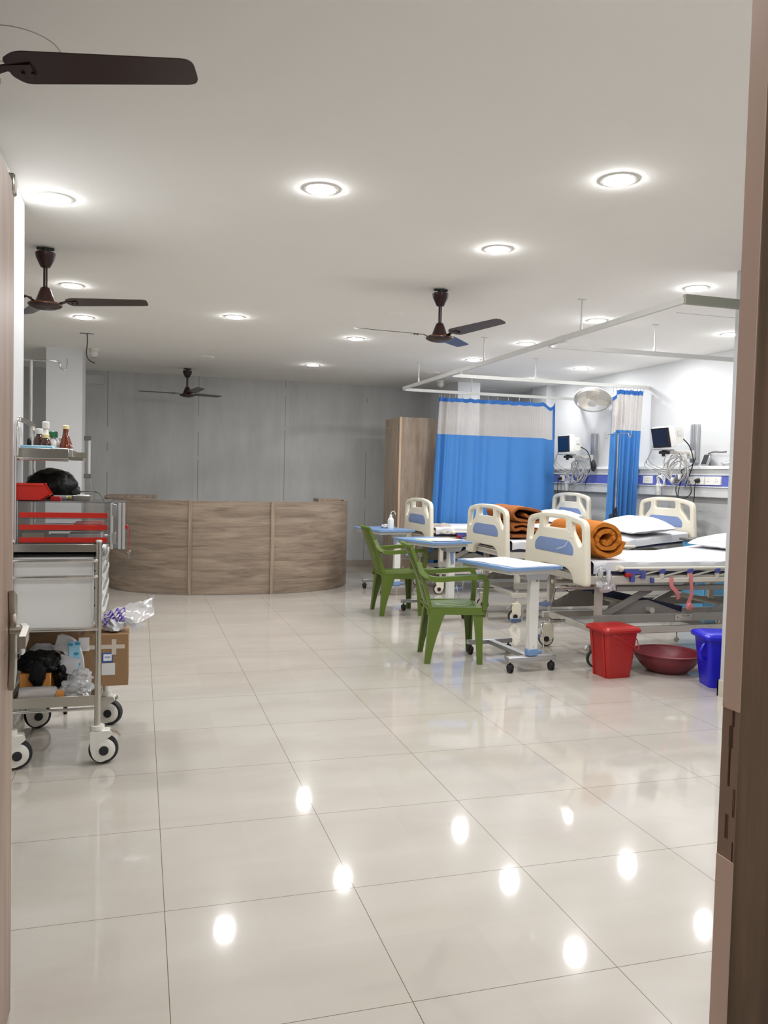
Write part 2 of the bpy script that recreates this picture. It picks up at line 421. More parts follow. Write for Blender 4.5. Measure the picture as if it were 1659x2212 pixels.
def link(name, me, parent=None, label=None):
    o = bpy.data.objects.new(name, me); COL.objects.link(o)
    if parent is not None: o.parent = parent
    if label: o['label'] = label
    return o
def tag(o, label, cat, group=None):
    o['label'] = label; o['category'] = cat
    if group: o['group'] = group
def thing(name, label, cat, loc=(0, 0, 0), rotz=0.0, group=None):
    o = bpy.data.objects.new(name, None); COL.objects.link(o)
    o.empty_display_size = .1
    o.location = loc; o.rotation_euler = (0, 0, rotz); tag(o, label, cat, group); return o
def copy_tree(o, parent=None):
    c = o.copy(); COL.objects.link(c); c.parent = parent
    for ch in [x for x in o.children]: copy_tree(ch, c)
    return c
def copy_thing(o, label, loc, rotz=0.0):
    c = copy_tree(o); c.location = loc; c.rotation_euler = (0, 0, rotz); c['label'] = label; return c
def fillet(poly, rad, seg=5):
    out = []; n = len(poly)
    for i in range(n):
        p = Vector(poly[i]).to_2d(); a = Vector(poly[i - 1]).to_2d(); b = Vector(poly[(i + 1) % n]).to_2d()
        r = rad[i] if isinstance(rad, (list, tuple)) else rad
        da, db = (a - p), (b - p)
        if r <= 0: out.append((p.x, p.y)); continue
        r_ = min(r, da.length * .49, db.length * .49)
        s_, e_ = p + da.normalized() * r_, p + db.normalized() * r_
        for k in range(seg + 1):
            t = k / seg
            q = s_ * (1 - t) ** 2 + p * 2 * t * (1 - t) + e_ * t * t
            out.append((q.x, q.y))
    return out
def smooth_path(pts, rad, seg=6):
    pts = [Vector(p) for p in pts]; out = [pts[0]]
    for i in range(1, len(pts) - 1):
        p, a, b = pts[i], pts[i - 1], pts[i + 1]
        r = rad[i] if isinstance(rad, (list, tuple)) else rad
        r_ = min(r, (a - p).length * .49, (b - p).length * .49)
        s_, e_ = p + (a - p).normalized() * r_, p + (b - p).normalized() * r_
        for k in range(seg + 1):
            t = k / seg; out.append(s_ * (1 - t) ** 2 + p * 2 * t * (1 - t) + e_ * t * t)
    out.append(pts[-1]); return out
def spline(pts, n=8):
    """Catmull-Rom through the points"""
    P = [Vector(p) for p in pts]; out = []
    for i in range(len(P) - 1):
        a, b, c, d = P[max(i - 1, 0)], P[i], P[i + 1], P[min(i + 2, len(P) - 1)]
        for k in range(n):
            t = k / n
            out.append(.5 * ((2 * b) + (c - a) * t + (2 * a - 5 * b + 4 * c - d) * t * t + (3 * b - a - 3 * c + d) * t ** 3))
    out.append(P[-1]); return out
def curve_plate(name, loops, thick, bev, m, M4=None):
    """flat plate with holes: 2D loops (outer first) filled, extruded and edge-rounded; returns a mesh"""
    cu = bpy.data.curves.new('tmp', 'CURVE'); cu.dimensions = '2D'; cu.fill_mode = 'BOTH'
    cu.extrude = max(thick / 2 - bev, 0.0005); cu.bevel_depth = bev; cu.bevel_resolution = 2; cu.offset = -bev
    for lp in loops:
        sp = cu.splines.new('POLY'); sp.points.add(len(lp) - 1); sp.use_cyclic_u = True
        for p, q in zip(sp.points, lp): p.co = (q[0], q[1], 0, 1)
    o = bpy.data.objects.new('tmp', cu); COL.objects.link(o)
    dg = bpy.context.evaluated_depsgraph_get(); dg.update()
    me = bpy.data.meshes.new_from_object(o.evaluated_get(dg), depsgraph=dg)
    bpy.data.objects.remove(o); bpy.data.curves.remove(cu)
    me.name = name
    bm = bmesh.new(); bm.from_mesh(me)
    bmesh.ops.remove_doubles(bm, verts=bm.verts, dist=1e-5)
    if M4 is not None: bm.transform(M4)
    b = B(); b.bm.free(); b.bm = bm
    return b
def text_b(txt, size, M4, extrude=.0006, align='CENTER'):
    cu = bpy.data.curves.new('tmp', 'FONT'); cu.body = txt; cu.size = size; cu.extrude = extrude; cu.align_x = align; cu.align_y = 'CENTER'
    o = bpy.data.objects.new('tmp', cu); COL.objects.link(o)
    dg = bpy.context.evaluated_depsgraph_get(); dg.update()
    me = bpy.data.meshes.new_from_object(o.evaluated_get(dg), depsgraph=dg)
    bpy.data.objects.remove(o); bpy.data.curves.remove(cu)
    bm = bmesh.new(); bm.from_mesh(me); bm.transform(M4)
    b = B(); b.bm.free(); b.bm = bm
    return b
def frame(o, x, y, z):
    """matrix with the given axes as columns"""
    x, y, z = Vector(x), Vector(y), Vector(z)
    return Matrix(((x.x, y.x, z.x, o[0]), (x.y, y.y, z.y, o[1]), (x.z, y.z, z.z, o[2]), (0, 0, 0, 1)))
T = Matrix.Translation
def RZ(a): return Matrix.Rotation(a, 4, 'Z')
def RX(a): return Matrix.Rotation(a, 4, 'X')
def RY(a): return Matrix.Rotation(a, 4, 'Y')

# ================================================================== SETTING
WX, WY = 5.48, 9.2           # bed wall and back wall
B().box(-3.6, 6.0, -5.2, 9.5, -.12, 0).struct('floor', 'floor')
B().box(-3.6, 6.0, -5.2, 9.5, H, H + .12).struct('ceiling', 'ceiling')
B().box(-3.45, WX + .15, WY, WY + .15, 0, H).struct('wall_back', 'putty')
B().box(-3.45, -3.3, -1.7, WY, 0, H).struct('wall_left', 'grey_wall')
B().box(WX, WX + .15, 1.8, WY, 0, H).struct('wall_right', 'white_wall')
B().box(3.475, WX + .15, -1.7, 1.8, 0, H).struct('wall_partition', 'white_wall')
b = B(); b.box(-3.3, -.47, -1.71, -1.57, 0, H); b.box(1.2, 3.475, -1.71, -1.57, 0, H); b.box(-.47, 1.2, -1.71, -1.57, 2.12, H)
b.struct('wall_front', 'white_wall')
B().box(-1.95, -1.8, -4.6, -1.71, 0, H).struct('wall_corridor_left', 'grey_wall')
B().box(2.4, 2.55, -4.6, -1.71, 0, H).struct('wall_corridor_right', 'grey_wall')
B().box(-1.8, 2.4, -4.6, -4.45, 0, H).struct('wall_corridor_back', 'grey_wall')
# columns standing in the ward
B().box(-1.3, -.662, .95, 2.02, 0, H).struct('wall_pillar_left', 'white_wall')
B().box(-1.09, -.715, 7.2, 7.75, 0, H).struct('wall_column_left', 'column')
B().box(4.1, 4.43, 8.05, WY, 0, H).struct('wall_column_back', 'column')
B().box(5.36, WX, 7.87, 8.3, 0, H).struct('wall_column_right', 'white_wall')
# skirtings
b = B(); b.box(3.463, 3.475, -1.57, 1.812, 0, .105); b.box(3.463, WX, 1.8, 1.812, 0, .105); b.struct('baseboard_partition', 'skirt')
B().box(-3.3, WX, WY - .012, WY, 0, .1).struct('baseboard_back', 'skirt_brown')
b = B(); b.box(WX - .012, WX, 1.812, 7.87, 0, .1); b.struct('baseboard_right', 'skirt')
b = B(); b.box(-.662, -.65, .94, 2.032, 0, .1); b.box(-1.3, -.65, 2.02, 2.032, 0, .1); b.struct('baseboard_left', 'skirt')
# faint plaster seam on the ceiling over the beds
b = B(); b.box(3.9, 4.9, 2.985, 2.991, H - .0015, H); b.struct('trim_1', 'faintline')
# rough grey block at the head of the back wall, left of the boards
b = B(); b.box(-.86, -.57, WY - .02, WY, 2.5, 2.62); b.struct('trim_2', 'grey_wall')
# mend patch on the back wall
b = B(); b.box(-.56, -.45, WY - .004, WY, 1.72, 1.93); b.struct('trim_3', 'grey_wall')

# left door leaf, standing open into the ward
d1 = B().box(-.418, -.378, -1.53, -.40, .012, 2.012, .002).struct('door_1', 'door')
B().box(-.418, -.3775, -.4005, -.398, .012, 2.012).part('edge_band', 'door_edge', d1)
# escutcheon plate with curved ends and a lever
pl = fillet([(-.018, -.16), (.022, -.16), (.022, .16), (-.018, .16)], [.02, .02, .02, .02], 4)
b = curve_plate('plate', [[(-.024, -.12), (-.02, -.09), (-.008, -.045), (-.008, .04), (-.02, .085), (-.024, .115), (.02, .10), (.02, -.09)]], .015, .003, None, frame((-.370, -.445, .945), (0, 1, 0), (0, 0, 1), (1, 0, 0)))
hp = b.part('handle_plate', 'steel', d1)
b = B(); b.cyl((-.376, -.445, .962), (-.335, -.445, .962), .011)
b.beam(smooth_path([(-.35, -.43, .962), (-.338, -.47, .962), (-.333, -.575, .958)], .01), .014, .028, (0, 0, 1))
b.part('lever_handle', 'steel', hp)
b = B(); b.cyl((-.36, -.44, .90), (-.355, -.44, .90), .007)
b.part('keyhole', 'black', hp)
B().box(-.368, -.36, -.475, -.46, .985, 1.005, .003).part('tape_scrap', 'tape', hp)
# dark closer bracket on the top corner
B().box(-.418, -.372, -.43, -.39, 1.985, 2.03, .004).part('corner_bracket', 'steel', d1)
# right leaf, closed, seen edge-on with its splintered lock cut-out
d2 = B().box(.742, 1.195, -1.566, -1.53, .012, 2.1, .0015).struct('door_2', 'door_r')
B().box(.7405, .7425, -1.5655, -1.5305, 1.02, 2.1).part('edge_band', 'door_edge', d2)
B().box(.7405, .7425, -1.5655, -1.5305, .012, .80).part('edge_band', 'door_edge', d2)
b = B()
random.seed(4)
z = .80
while z < 1.015:
    dz = random.uniform(.02, .06)
    for k in range(2):
        y_ = -1.5655 + random.uniform(0, .018); w = random.uniform(.0012, .005)
        b.box(.7412, .7428, y_, y_ + w, z, min(z + dz, 1.02), .0003)
    z += dz
b.part('lock_cutout', 'splinter', d2, label='splintered lock cut-out in the door edge')
B().box(.7415, .7425, -1.5655, -1.5305, .80, 1.02).part('bare_core', 'bare', d2)
B().box(1.195, 1.2, -1.7, -1.57, 0, 2.12).struct('trim_4', 'door_r')
B().box(-.47, -.436, -1.7, -1.53, 0, 2.12).struct('trim_5', 'door')

# ================================================================== CEILING THINGS
def make_lamp(name, label, loc, m):
    t = thing(name, label, 'light', loc, 0, 'round ceiling downlights')
    B().lathe([(.069, 0), (.082, 0), (.08, -.004), (.069, -.006)], 28, cap=False).part('rim', 'white', t)
    B().lathe([(.069, -.002), (.067, -.007), (.055, -.011), (.03, -.0125), (.001, -.013)], 20, cap=False).part('diffuser', m, t)
    return t
lamps = [
    ((.708, 1.276), 'lit downlight nearest the doorway, over the open floor left of the middle'),
    ((1.922, .696), 'lit downlight high on the right, nearest the doorway on that side'),
    ((1.884, 1.89), 'lit downlight on the ceiling just in front of the centre fan'),
    ((-.578, 3.876), 'lit downlight just above the blade of the left fan'),
    ((-.576, 5.163), 'lit downlight just below the blade of the left fan'),
    ((.671, 4.591), 'lit downlight alone between the left fan and the centre fan'),
    ((1.90, 5.219), 'lit downlight below the long left blade of the centre fan'),
    ((3.522, 2.257), 'lit downlight above the grey end of the curtain track'),
    ((3.518, 3.508), 'lit downlight behind the nearest hanger rod of the curtain track'),
    ((4.90, 3.592), 'lit downlight close to the white partition edge on the right'),
    ((4.887, 4.817), 'lit downlight seen right at the curved middle branch of the track'),
    ((3.513, 4.793), 'lit downlight between the two long hanger rods, left of the track'),
    ((3.476, 6.026), 'lit downlight left of the second track hanger rod'),
    ((4.892, 6.123), 'lit downlight above the white wall fan'),
    ((4.863, 7.367), 'lit downlight over the end of the large blue curtain'),
    ((1.904, 7.278), 'lit downlight nearest the grey wall, right of the far fan'),
    ((-.50, 1.864), 'lit downlight glaring beside the white pillar on the left'),
]
for (x, y), lb in lamps: make_lamp('downlight', lb, (x, y, H), 'lamp')
make_lamp('downlight', 'added unseen corridor downlight behind the viewer, lighting the doorway', (.5, -2.9, H), 'fill_c')  # added behind the camera to light the door leaves
make_lamp('downlight', 'added unseen downlight just inside the doorway, above the left leaf', (.69, -.95, H), 'lamp')  # added out of view to brighten the near floor and ceiling
make_lamp('downlight', 'added unseen downlight just inside the doorway, right of the near fan', (2.1, -.95, H), 'lamp')  # second added lamp out of view, also brightening the near end
for (x, y), lb in [((1.885, 3.952), 'flat blank ceiling cover left of the centre fan'), ((.627, 7.189), 'flat blank ceiling cover above the far fan'),
                   ((3.455, 7.299), 'flat blank ceiling cover by the dome camera over the curtain'), ((4.894, 8.771), 'flat blank ceiling cover in the dark corner behind the curtain')]:
    B().lathe([(.0, 0), (.094, 0), (.092, -.006), (.04, -.0075), (.001, -.008)], 28).solo('ceiling_cover', 'ceiling', lb, 'cover', (x, y, H), 'blank ceiling covers', world=False)
b = B(); b.tube([(.13 * math.cos(a) , .13 * math.sin(a), 0) for a in [i * 2 * PI / 40 for i in range(40)]], .0022, 5, loop=True)
b.solo('ceiling_ring', 'faintline', 'faint unpainted ring on the ceiling behind the nearest fan blade', 'ring', (-.475, .36, H), world=False)

def make_fan(label, x, y, th, tip=.60, rise=.03):
    t = thing('ceiling_fan', label, 'fan', (x, y, H), 0, 'brown ceiling fans')
    b = B(); b.cyl((0, 0, -.002), (0, 0, -.03), .02); b.box(-.05, .05, -.012, .012, -.014, -.002, .002); b.part('mount', 'black', t)
    B().lathe([(.052, -.028), (.059, -.034), (.055, -.06), (.034, -.105), (.026, -.118), (.014, -.12)], 24).part('canopy', 'fan', t)
    B().cyl((0, 0, -.11), (0, 0, -.25), .0125, n=14).part('rod', 'fan', t)
    mt = B().lathe([(.014, -.235), (.026, -.242), (.034, -.262), (.048, -.30), (.055, -.322), (.088, -.330), (.098, -.338), (.098, -.346), (.09, -.354), (.06, -.366), (.03, -.371), (.001, -.372)], 32).part('motor', 'fan', t)
    B().lathe([(.0985, -.337), (.1, -.339), (.1, -.341), (.0985, -.343)], 32, cap=False).part('band', 'fan_band', mt)
    out = fillet([(.125, -.035), (.165, -.064), (tip, -.05), (tip, .046), (.15, .062), (.125, .03)], [.01, .04, .03, .03, .02, .01], 5)
    for k in range(3):
        a = th + k * 2 * PI / 3
        def M3(a=a):
            # blade rises slightly outwards, pitched about its long axis
            return RZ(a) @ T((0, 0, -.325)) @ RY(-rise) @ RX(R(-10))
        b = B()
        n = len(out)
        top = [b.V(M3() @ Vector((p[0], p[1], .0015))) for p in out]; bot = [b.V(M3() @ Vector((p[0], p[1], -.0015))) for p in out]
        b.F(top); b.F(list(reversed(bot)))
        for i in range(n): b.F((top[i], bot[i], bot[(i + 1) % n], top[(i + 1) % n]))
        bl = b.part('blade', 'fan', t)
        b = B(); b.beam([RZ(a) @ Vector((.08, 0, -.335)), M3() @ Vector((.12, 0, 0)), M3() @ Vector((.19, 0, -.004))], [.03, .022, .045], .005, M3().to_3x3() @ Vector((0, 0, 1)))
        for sx in (.16, .185): b.cyl(M3() @ Vector((sx, .012, -.010)), M3() @ Vector((sx, .012, 0)), .005, n=8)
        b.part('bracket', 'fan', bl)
    return t
make_fan('dark brown ceiling fan whose single near blade crosses the top left corner', -.54, -.19, R(-15), .60, .012)
make_fan('dark brown ceiling fan on the left, beside the white pillar', -.65, 2.864, R(-12), .61, .03)
make_fan('dark brown ceiling fan in the centre, before the curtain track', 1.936, 2.965, R(-68), .61, .04)
make_fan('small dark ceiling fan furthest away, before the grey wall', .483, 8.379, R(-77), .63, .035)

# curtain track
TZ = 2.436
trk = thing('curtain_track', 'white ceiling-hung curtain track with curved branches over the beds', 'rail', (3.0, 4.4, H))
def rail_path(pts, rad): return smooth_path(pts, rad, 7)
b = B(); b.beam(rail_path([(3.0, 1.66, TZ), (3.0, 7.2, TZ), (WX, 7.2, TZ)], .16), .024, .036); b.part('main_rail', 'rail', trk, True)
b = B(); b.beam([(2.99, 1.655, TZ + .004), (3.475, 1.655, TZ + .004)], .03, .055); b.part('end_arm', 'rail_shade', trk, True, label='grey-green end arm, tone darkened for shade and dirt')  # shading of the arm's near face is put into its colour
b = B(); b.beam(rail_path([(3.02, 3.2, TZ), (3.02, 3.47, TZ), (WX, 3.47, TZ)], .2), .024, .036); b.box(2.985, 3.035, 3.1, 3.22, TZ - .022, TZ + .022, .003); b.part('branch_rail', 'rail', trk, True)
b = B(); b.beam(rail_path([(3.02, 5.35, TZ), (3.02, 5.62, TZ), (WX, 5.62, TZ)], .2), .024, .036); b.box(2.985, 3.035, 5.25, 5.37, TZ - .022, TZ + .022, .003); b.part('branch_rail', 'rail', trk, True)
for (x, y) in [(3.0, 2.858), (3.0, 4.633), (3.0, 6.518), (4.05, 3.47), (4.04, 5.62), (3.95, 7.2)]:
    b = B(); b.cyl((x, y, TZ + .015), (x, y, H - .004), .0065, n=10); b.cyl((x, y, TZ + .012), (x, y, TZ + .06), .011, n=10); b.box(x - .03, x + .03, y - .012, y + .012, H - .005, H, .001)
    b.part('hanger_rod', 'rail', trk, True)

# cctv domes, loose wire
def cctv(label, x, y, z0=H):
    t = thing('dome_camera', label, 'camera', (x, y, z0))
    B().lathe([(.055, 0), (.058, -.012), (.054, -.03), (.048, -.034)], 24).part('base', 'offwhite', t)
    M4 = T((.0, -.02, -.055)) @ RX(R(35))
    B().lathe([(.0, .045), (.03, .04), (.046, .02), (.048, 0), (.042, -.022), (.03, -.034)], 24, M4).part('eyeball', 'offwhite', t)
    b = B(); b.lathe([(.03, -.034), (.026, -.04), (.012, -.042), (.001, -.042)], 20, M4); b.part('lens', 'black', t)
cctv('white dome security camera on the ceiling beside the left column', -.59, 7.1)
cctv('white dome security camera above the large curtain by the back column', 3.83, 8.05)
b = B(); b.tube(spline([(-.602, 6.06, H), (-.60, 6.1, H - .08), (-.62, 6.3, H - .16), (-.61, 6.5, H - .2), (-.56, 6.6, H - .22)]), .005, 6)
b.box(-.67, -.54, 6.05, 6.07, H - .004, H)
b.solo('hanging_wire', 'bcable', 'short loose black wire hanging from the ceiling near the left column', 'wire', (-.602, 6.06, H))

# ================================================================== BACK OF THE ROOM
# curved reception counter
cx, cy, ra, rb = .98, 7.80, 1.47, 1.24
def cpt(a, off=0.0, ex=2.35):
    c_, s_ = math.cos(a), math.sin(a)
    x = abs(c_) ** (2 / ex) * (1 if c_ >= 0 else -1); y = abs(s_) ** (2 / ex) * (1 if s_ >= 0 else -1)
    return Vector((cx + (ra - off) * x, cy + (rb - off) * y, 0))
ct = thing('reception_counter', 'long curved reception counter faced in grey-brown wood, before the grey wall', 'counter', (cx, 6.9, 0))
def cstrip(a0, a1, o0, o1, z0, z1, n, b=None):
    b = b or B(); rings = []
    for i in range(n + 1):
        a = a0 + (a1 - a0) * i / n; p, q = cpt(a, o0), cpt(a, o1)
        rings.append([b.V((p.x, p.y, z0)), b.V((p.x, p.y, z1)), b.V((q.x, q.y, z1)), b.V((q.x, q.y, z0))])
    return b.skin(rings)
import functools
def ang_at_x(xx):
    lo, hi = PI, 2 * PI
    for _ in range(60):
        m_ = (lo + hi) / 2
        if cpt(m_).x < xx: lo = m_
        else: hi = m_
    return lo
a1, a2 = ang_at_x(.442), ang_at_x(1.339)
cstrip(PI, a1, 0, .03, .004, 1.03, 30).part('front_panel', 'wood_h', ct, True)
cstrip(a1, a2, 0, .03, .004, 1.03, 12).part('front_panel', 'wood_h', ct, True)
cstrip(a2, 2 * PI, 0, .03, .004, 1.03, 30).part('front_panel', 'wood_h', ct, True)
for a in (a1, a2):
    p = cpt(a); b = B(); b.box(p.x - .02, p.x + .02, p.y - .022, p.y + .03, 0, 1.035, .002); b.part('joint_post', 'wood_v', ct, True)
cstrip(PI, 2 * PI, -.002, .034, 1.03, 1.036, 60).part('top_edge', 'wood_v', ct, True)
cstrip(PI + .02, 2 * PI - .02, .035, .55, .73, .76, 50).part('worktop', 'wood_h', ct, True)
b = B(); b.box(cx + ra - .035, cx + ra + .003, cy - .02, cy + .35, 0, 1.04, .002); b.part('end_panel', 'wood_v', ct, True)
b = B(); b.box(cx + ra - .34, cx + ra - .03, cy - .03, cy + .30, 1.0, 1.045, .003); b.part('end_ledge', 'wood_v', ct, True)
b = B(); b.box(cx - ra - .003, cx - ra + .035, cy - .02, cy + .35, 0, 1.04, .002); b.part('end_panel', 'wood_v', ct, True)
b = B(); b.box(cx - ra + .03, cx - ra + .6, cy - .03, cy + .35, 1.015, 1.05, .003); b.part('end_ledge', 'wood_v', ct, True)

# tall wardrobe
wd = thing('wardrobe', 'tall grey-brown wooden wardrobe with three doors between counter and curtain', 'wardrobe', (3.45, 7.98, 0))
b = B(); b.box(3.165, 3.80, 7.655, 8.31, 0, 2.13, .002); b.part('carcass', 'wood_v', wd, True)
for k in range(3):
    y0 = 7.66 + k * .215
    d = B().box(3.147, 3.165, y0 + .002, y0 + .213, .06, 2.127, .002).part('door', 'wood_v', wd, True)
    B().box(3.143, 3.147, y0 + .09, y0 + .11, 2.0, 2.02, .001).part('keyhole', 'alu', d, True)
B().box(3.145, 3.171, 7.647, 7.657, 0, 2.132, .001).part('edge_strip', 'wood_edge', wd, True)

# grab bar on the left column
t = thing('grab_bar', 'upright pale tube with dark end mounts on the left column', 'bar', (-.7, 7.62, 1.49))
b = B(); b.cyl((-.66, 7.62, 1.28), (-.66, 7.62, 1.70), .016); b.part('tube', 'white', t, True)
for z in (1.27, 1.71):
    b = B(); b.box(-.715, -.64, 7.595, 7.645, z - .025, z + .025, .006); b.part('mount', 'locker_top', t, True)
b = B(); b.tube(spline([(-.65, 7.62, 1.25), (-.63, 7.6, 1.15), (-.65, 7.6, 1.08), (-.69, 7.6, 1.05)]), .003, 6); b.part('cord', 'cable', t, True)

# ================================================================== CURTAINS
def curtain(name, label, y, x0, x1, ztop, zsplit, zbot, waves, amp, lean_l=0.0, lean_r=0.0, bunch=0.0, sag_r=0.0, nring=12, seed=0, drop_l=0.0, group='blue bed curtains'):
    t = thing(name, label, 'curtain', ((x0 + x1) / 2, y, zbot), 0, group)
    rnd = random.Random(seed)
    ph = [rnd.uniform(0, 6.28) for _ in range(6)]
    def prof(u):
        # cloth gathers towards u = 0 when bunch > 0
        return min(max(u, 0.0), 1.0) ** (1 + bunch)
    def P(u, z):
        k = (ztop - z) / (ztop - zbot)
        uu = prof(u)
        x = x0 + (x1 - x0) * uu + lean_l * k * (1 - u) + lean_r * k * u
        am = amp * (.55 + .45 * k) * (1.0 if bunch == 0 else (1 - .62 * u))
        w = math.sin(waves * 2 * PI * u + ph[0] + .5 * math.sin(3 * u * 6.28 + ph[1])) + .4 * math.sin(waves * 3.3 * u * PI + ph[2] + k * 1.2)
        w += .25 * math.sin(waves * 1.3 * PI * u + ph[3] - k * 2.5)
        zz = z
        if sag_r: zz -= sag_r * max(0, (u - .93) / .07) * math.sin(max(0, (u - .93) / .07) * PI) * max(0, 1 - 3 * k)
        if drop_l: zz -= drop_l * max(0, (.12 - u) / .12) * max(0, 1 - 2 * k)
        zz -= .012 * abs(math.sin(nring * PI * u)) * max(0, 1 - 5 * k)
        return Vector((x, y + am * w, zz))
    n = int(waves * 14)
    L = (x1 - x0) * 1.2
    B().grid(lambda u, v: P(u, zbot + (zsplit - zbot) * v), n, 18).part('blue_panel', 'curtain', t, True, sharp=180)
    B().grid(lambda u, v: P(u, zsplit + (ztop - .05 - zsplit) * v), n, 8, uv=(L / .012, (ztop - zsplit) / .012)).part('net_panel', 'net', t, True, sharp=180)
    B().grid(lambda u, v: P(u, ztop - .05 + .05 * v) + Vector((0, -.004, 0)), n, 2).part('header_band', 'curtain_dk', t, True, sharp=180)
    for q in range(nring + 1):
        u = q / nring; p = P(u, ztop - .012)
        b = B(); b.tube([(p.x, p.y, p.z - .01), (p.x, y, TZ - .02)], .003, 6)
        b.part('hook', 'alu', t, True)
    # side hem strips
    for uu in (0.004, .996):
        B().grid(lambda u, v: P(uu + (u - .5) * .016, zsplit + (ztop - zsplit) * v) + Vector((0, -.005, 0)), 2, 8).part('side_hem', 'curtain_dk', t, True, sharp=180)
    return t
curtain('bed_curtain', 'wide drawn blue curtain with grey net top behind the furthest bed', 7.235, 3.53, 5.16, 2.375, 1.905, .15, 8, .036, -.08, .05, .6, .09, 14, 3)
curtain('bed_curtain', 'narrow gathered blue curtain with net top against the bed wall', 5.62, 5.02, 5.41, 2.40, 1.94, .45, 6, .038, -.02, -.06, 0, 0, 9, 8, .10)

# ================================================================== HEADWALL PANEL AND WALL THINGS
PX = 5.395
hw = thing('headwall_panel', 'long white wall duct with violet-blue band and sockets behind the beds', 'panel', (WX, 5.6, 1.21))
y0, y1 = 2.2, 7.865
B().box(5.375, WX, y0, y1, 1.5, 1.535, .004).part('ledge', 'panel', hw, True)
B().box(PX, WX, y0, y1, 1.437, 1.5, .002).part('upper_strip', 'panel_grey', hw, True)
B().box(PX + .006, WX, y0, y1, 1.325, 1.437).part('blue_band', 'band', hw, True)
b = B(); b.box(PX - .012, WX, y0, y1, 1.315, 1.328, .003); b.box(PX, WX, y0, y1, 1.218, 1.318, .004); b.part('lower_strip', 'panel_grey', hw, True)
for (ya, yb) in [(4.487, 4.726), (4.238, 4.478), (5.365, 5.538), (7.34, 7.46), (3.95, 4.124)]:
    s = B().box(PX - .008, PX + .008, ya, yb, 1.342, 1.428, .003).part('socket_plate', 'white', hw, True)
    for yc in ((ya + .06, yb - .06) if yb - ya > .2 else ((ya + yb) / 2,)):
        b = B()
        for dy, dz in ((0, .018), (-.012, -.006), (.012, -.006)): b.cyl((PX - .0095, yc + dy, 1.385 + dz), (PX - .006, yc + dy, 1.385 + dz), .0035, n=8)
        b.part('socket_holes', 'ink', s, True)

def plug(label, y, z, path):
    t = thing('power_plug', label, 'plug', (PX - .02, y, z))
    b = B(); b.lathe([(.022, 0), (.024, .02), (.016, .04), (.008, .05)], 14, frame((PX - .008, y, z), (0, 1, 0), (0, 0, 1), (-1, 0, 0))); b.part('body', 'black', t, True)
    b = B(); b.tube(spline(path), .0045, 6); b.part('cord', 'bcable', t, True)
plug('black power plug in the wall duct below the right monitor', 4.565, 1.385, [(PX - .05, 4.565, 1.375), (PX - .05, 4.57, 1.3), (PX - .03, 4.6, 1.2), (PX - .03, 4.63, 1.02)])
plug('black power plug in the wall duct at the edge of the wide curtain', 7.42, 1.385, [(PX - .05, 7.42, 1.375), (PX - .05, 7.43, 1.25), (PX - .03, 7.43, 1.0)])

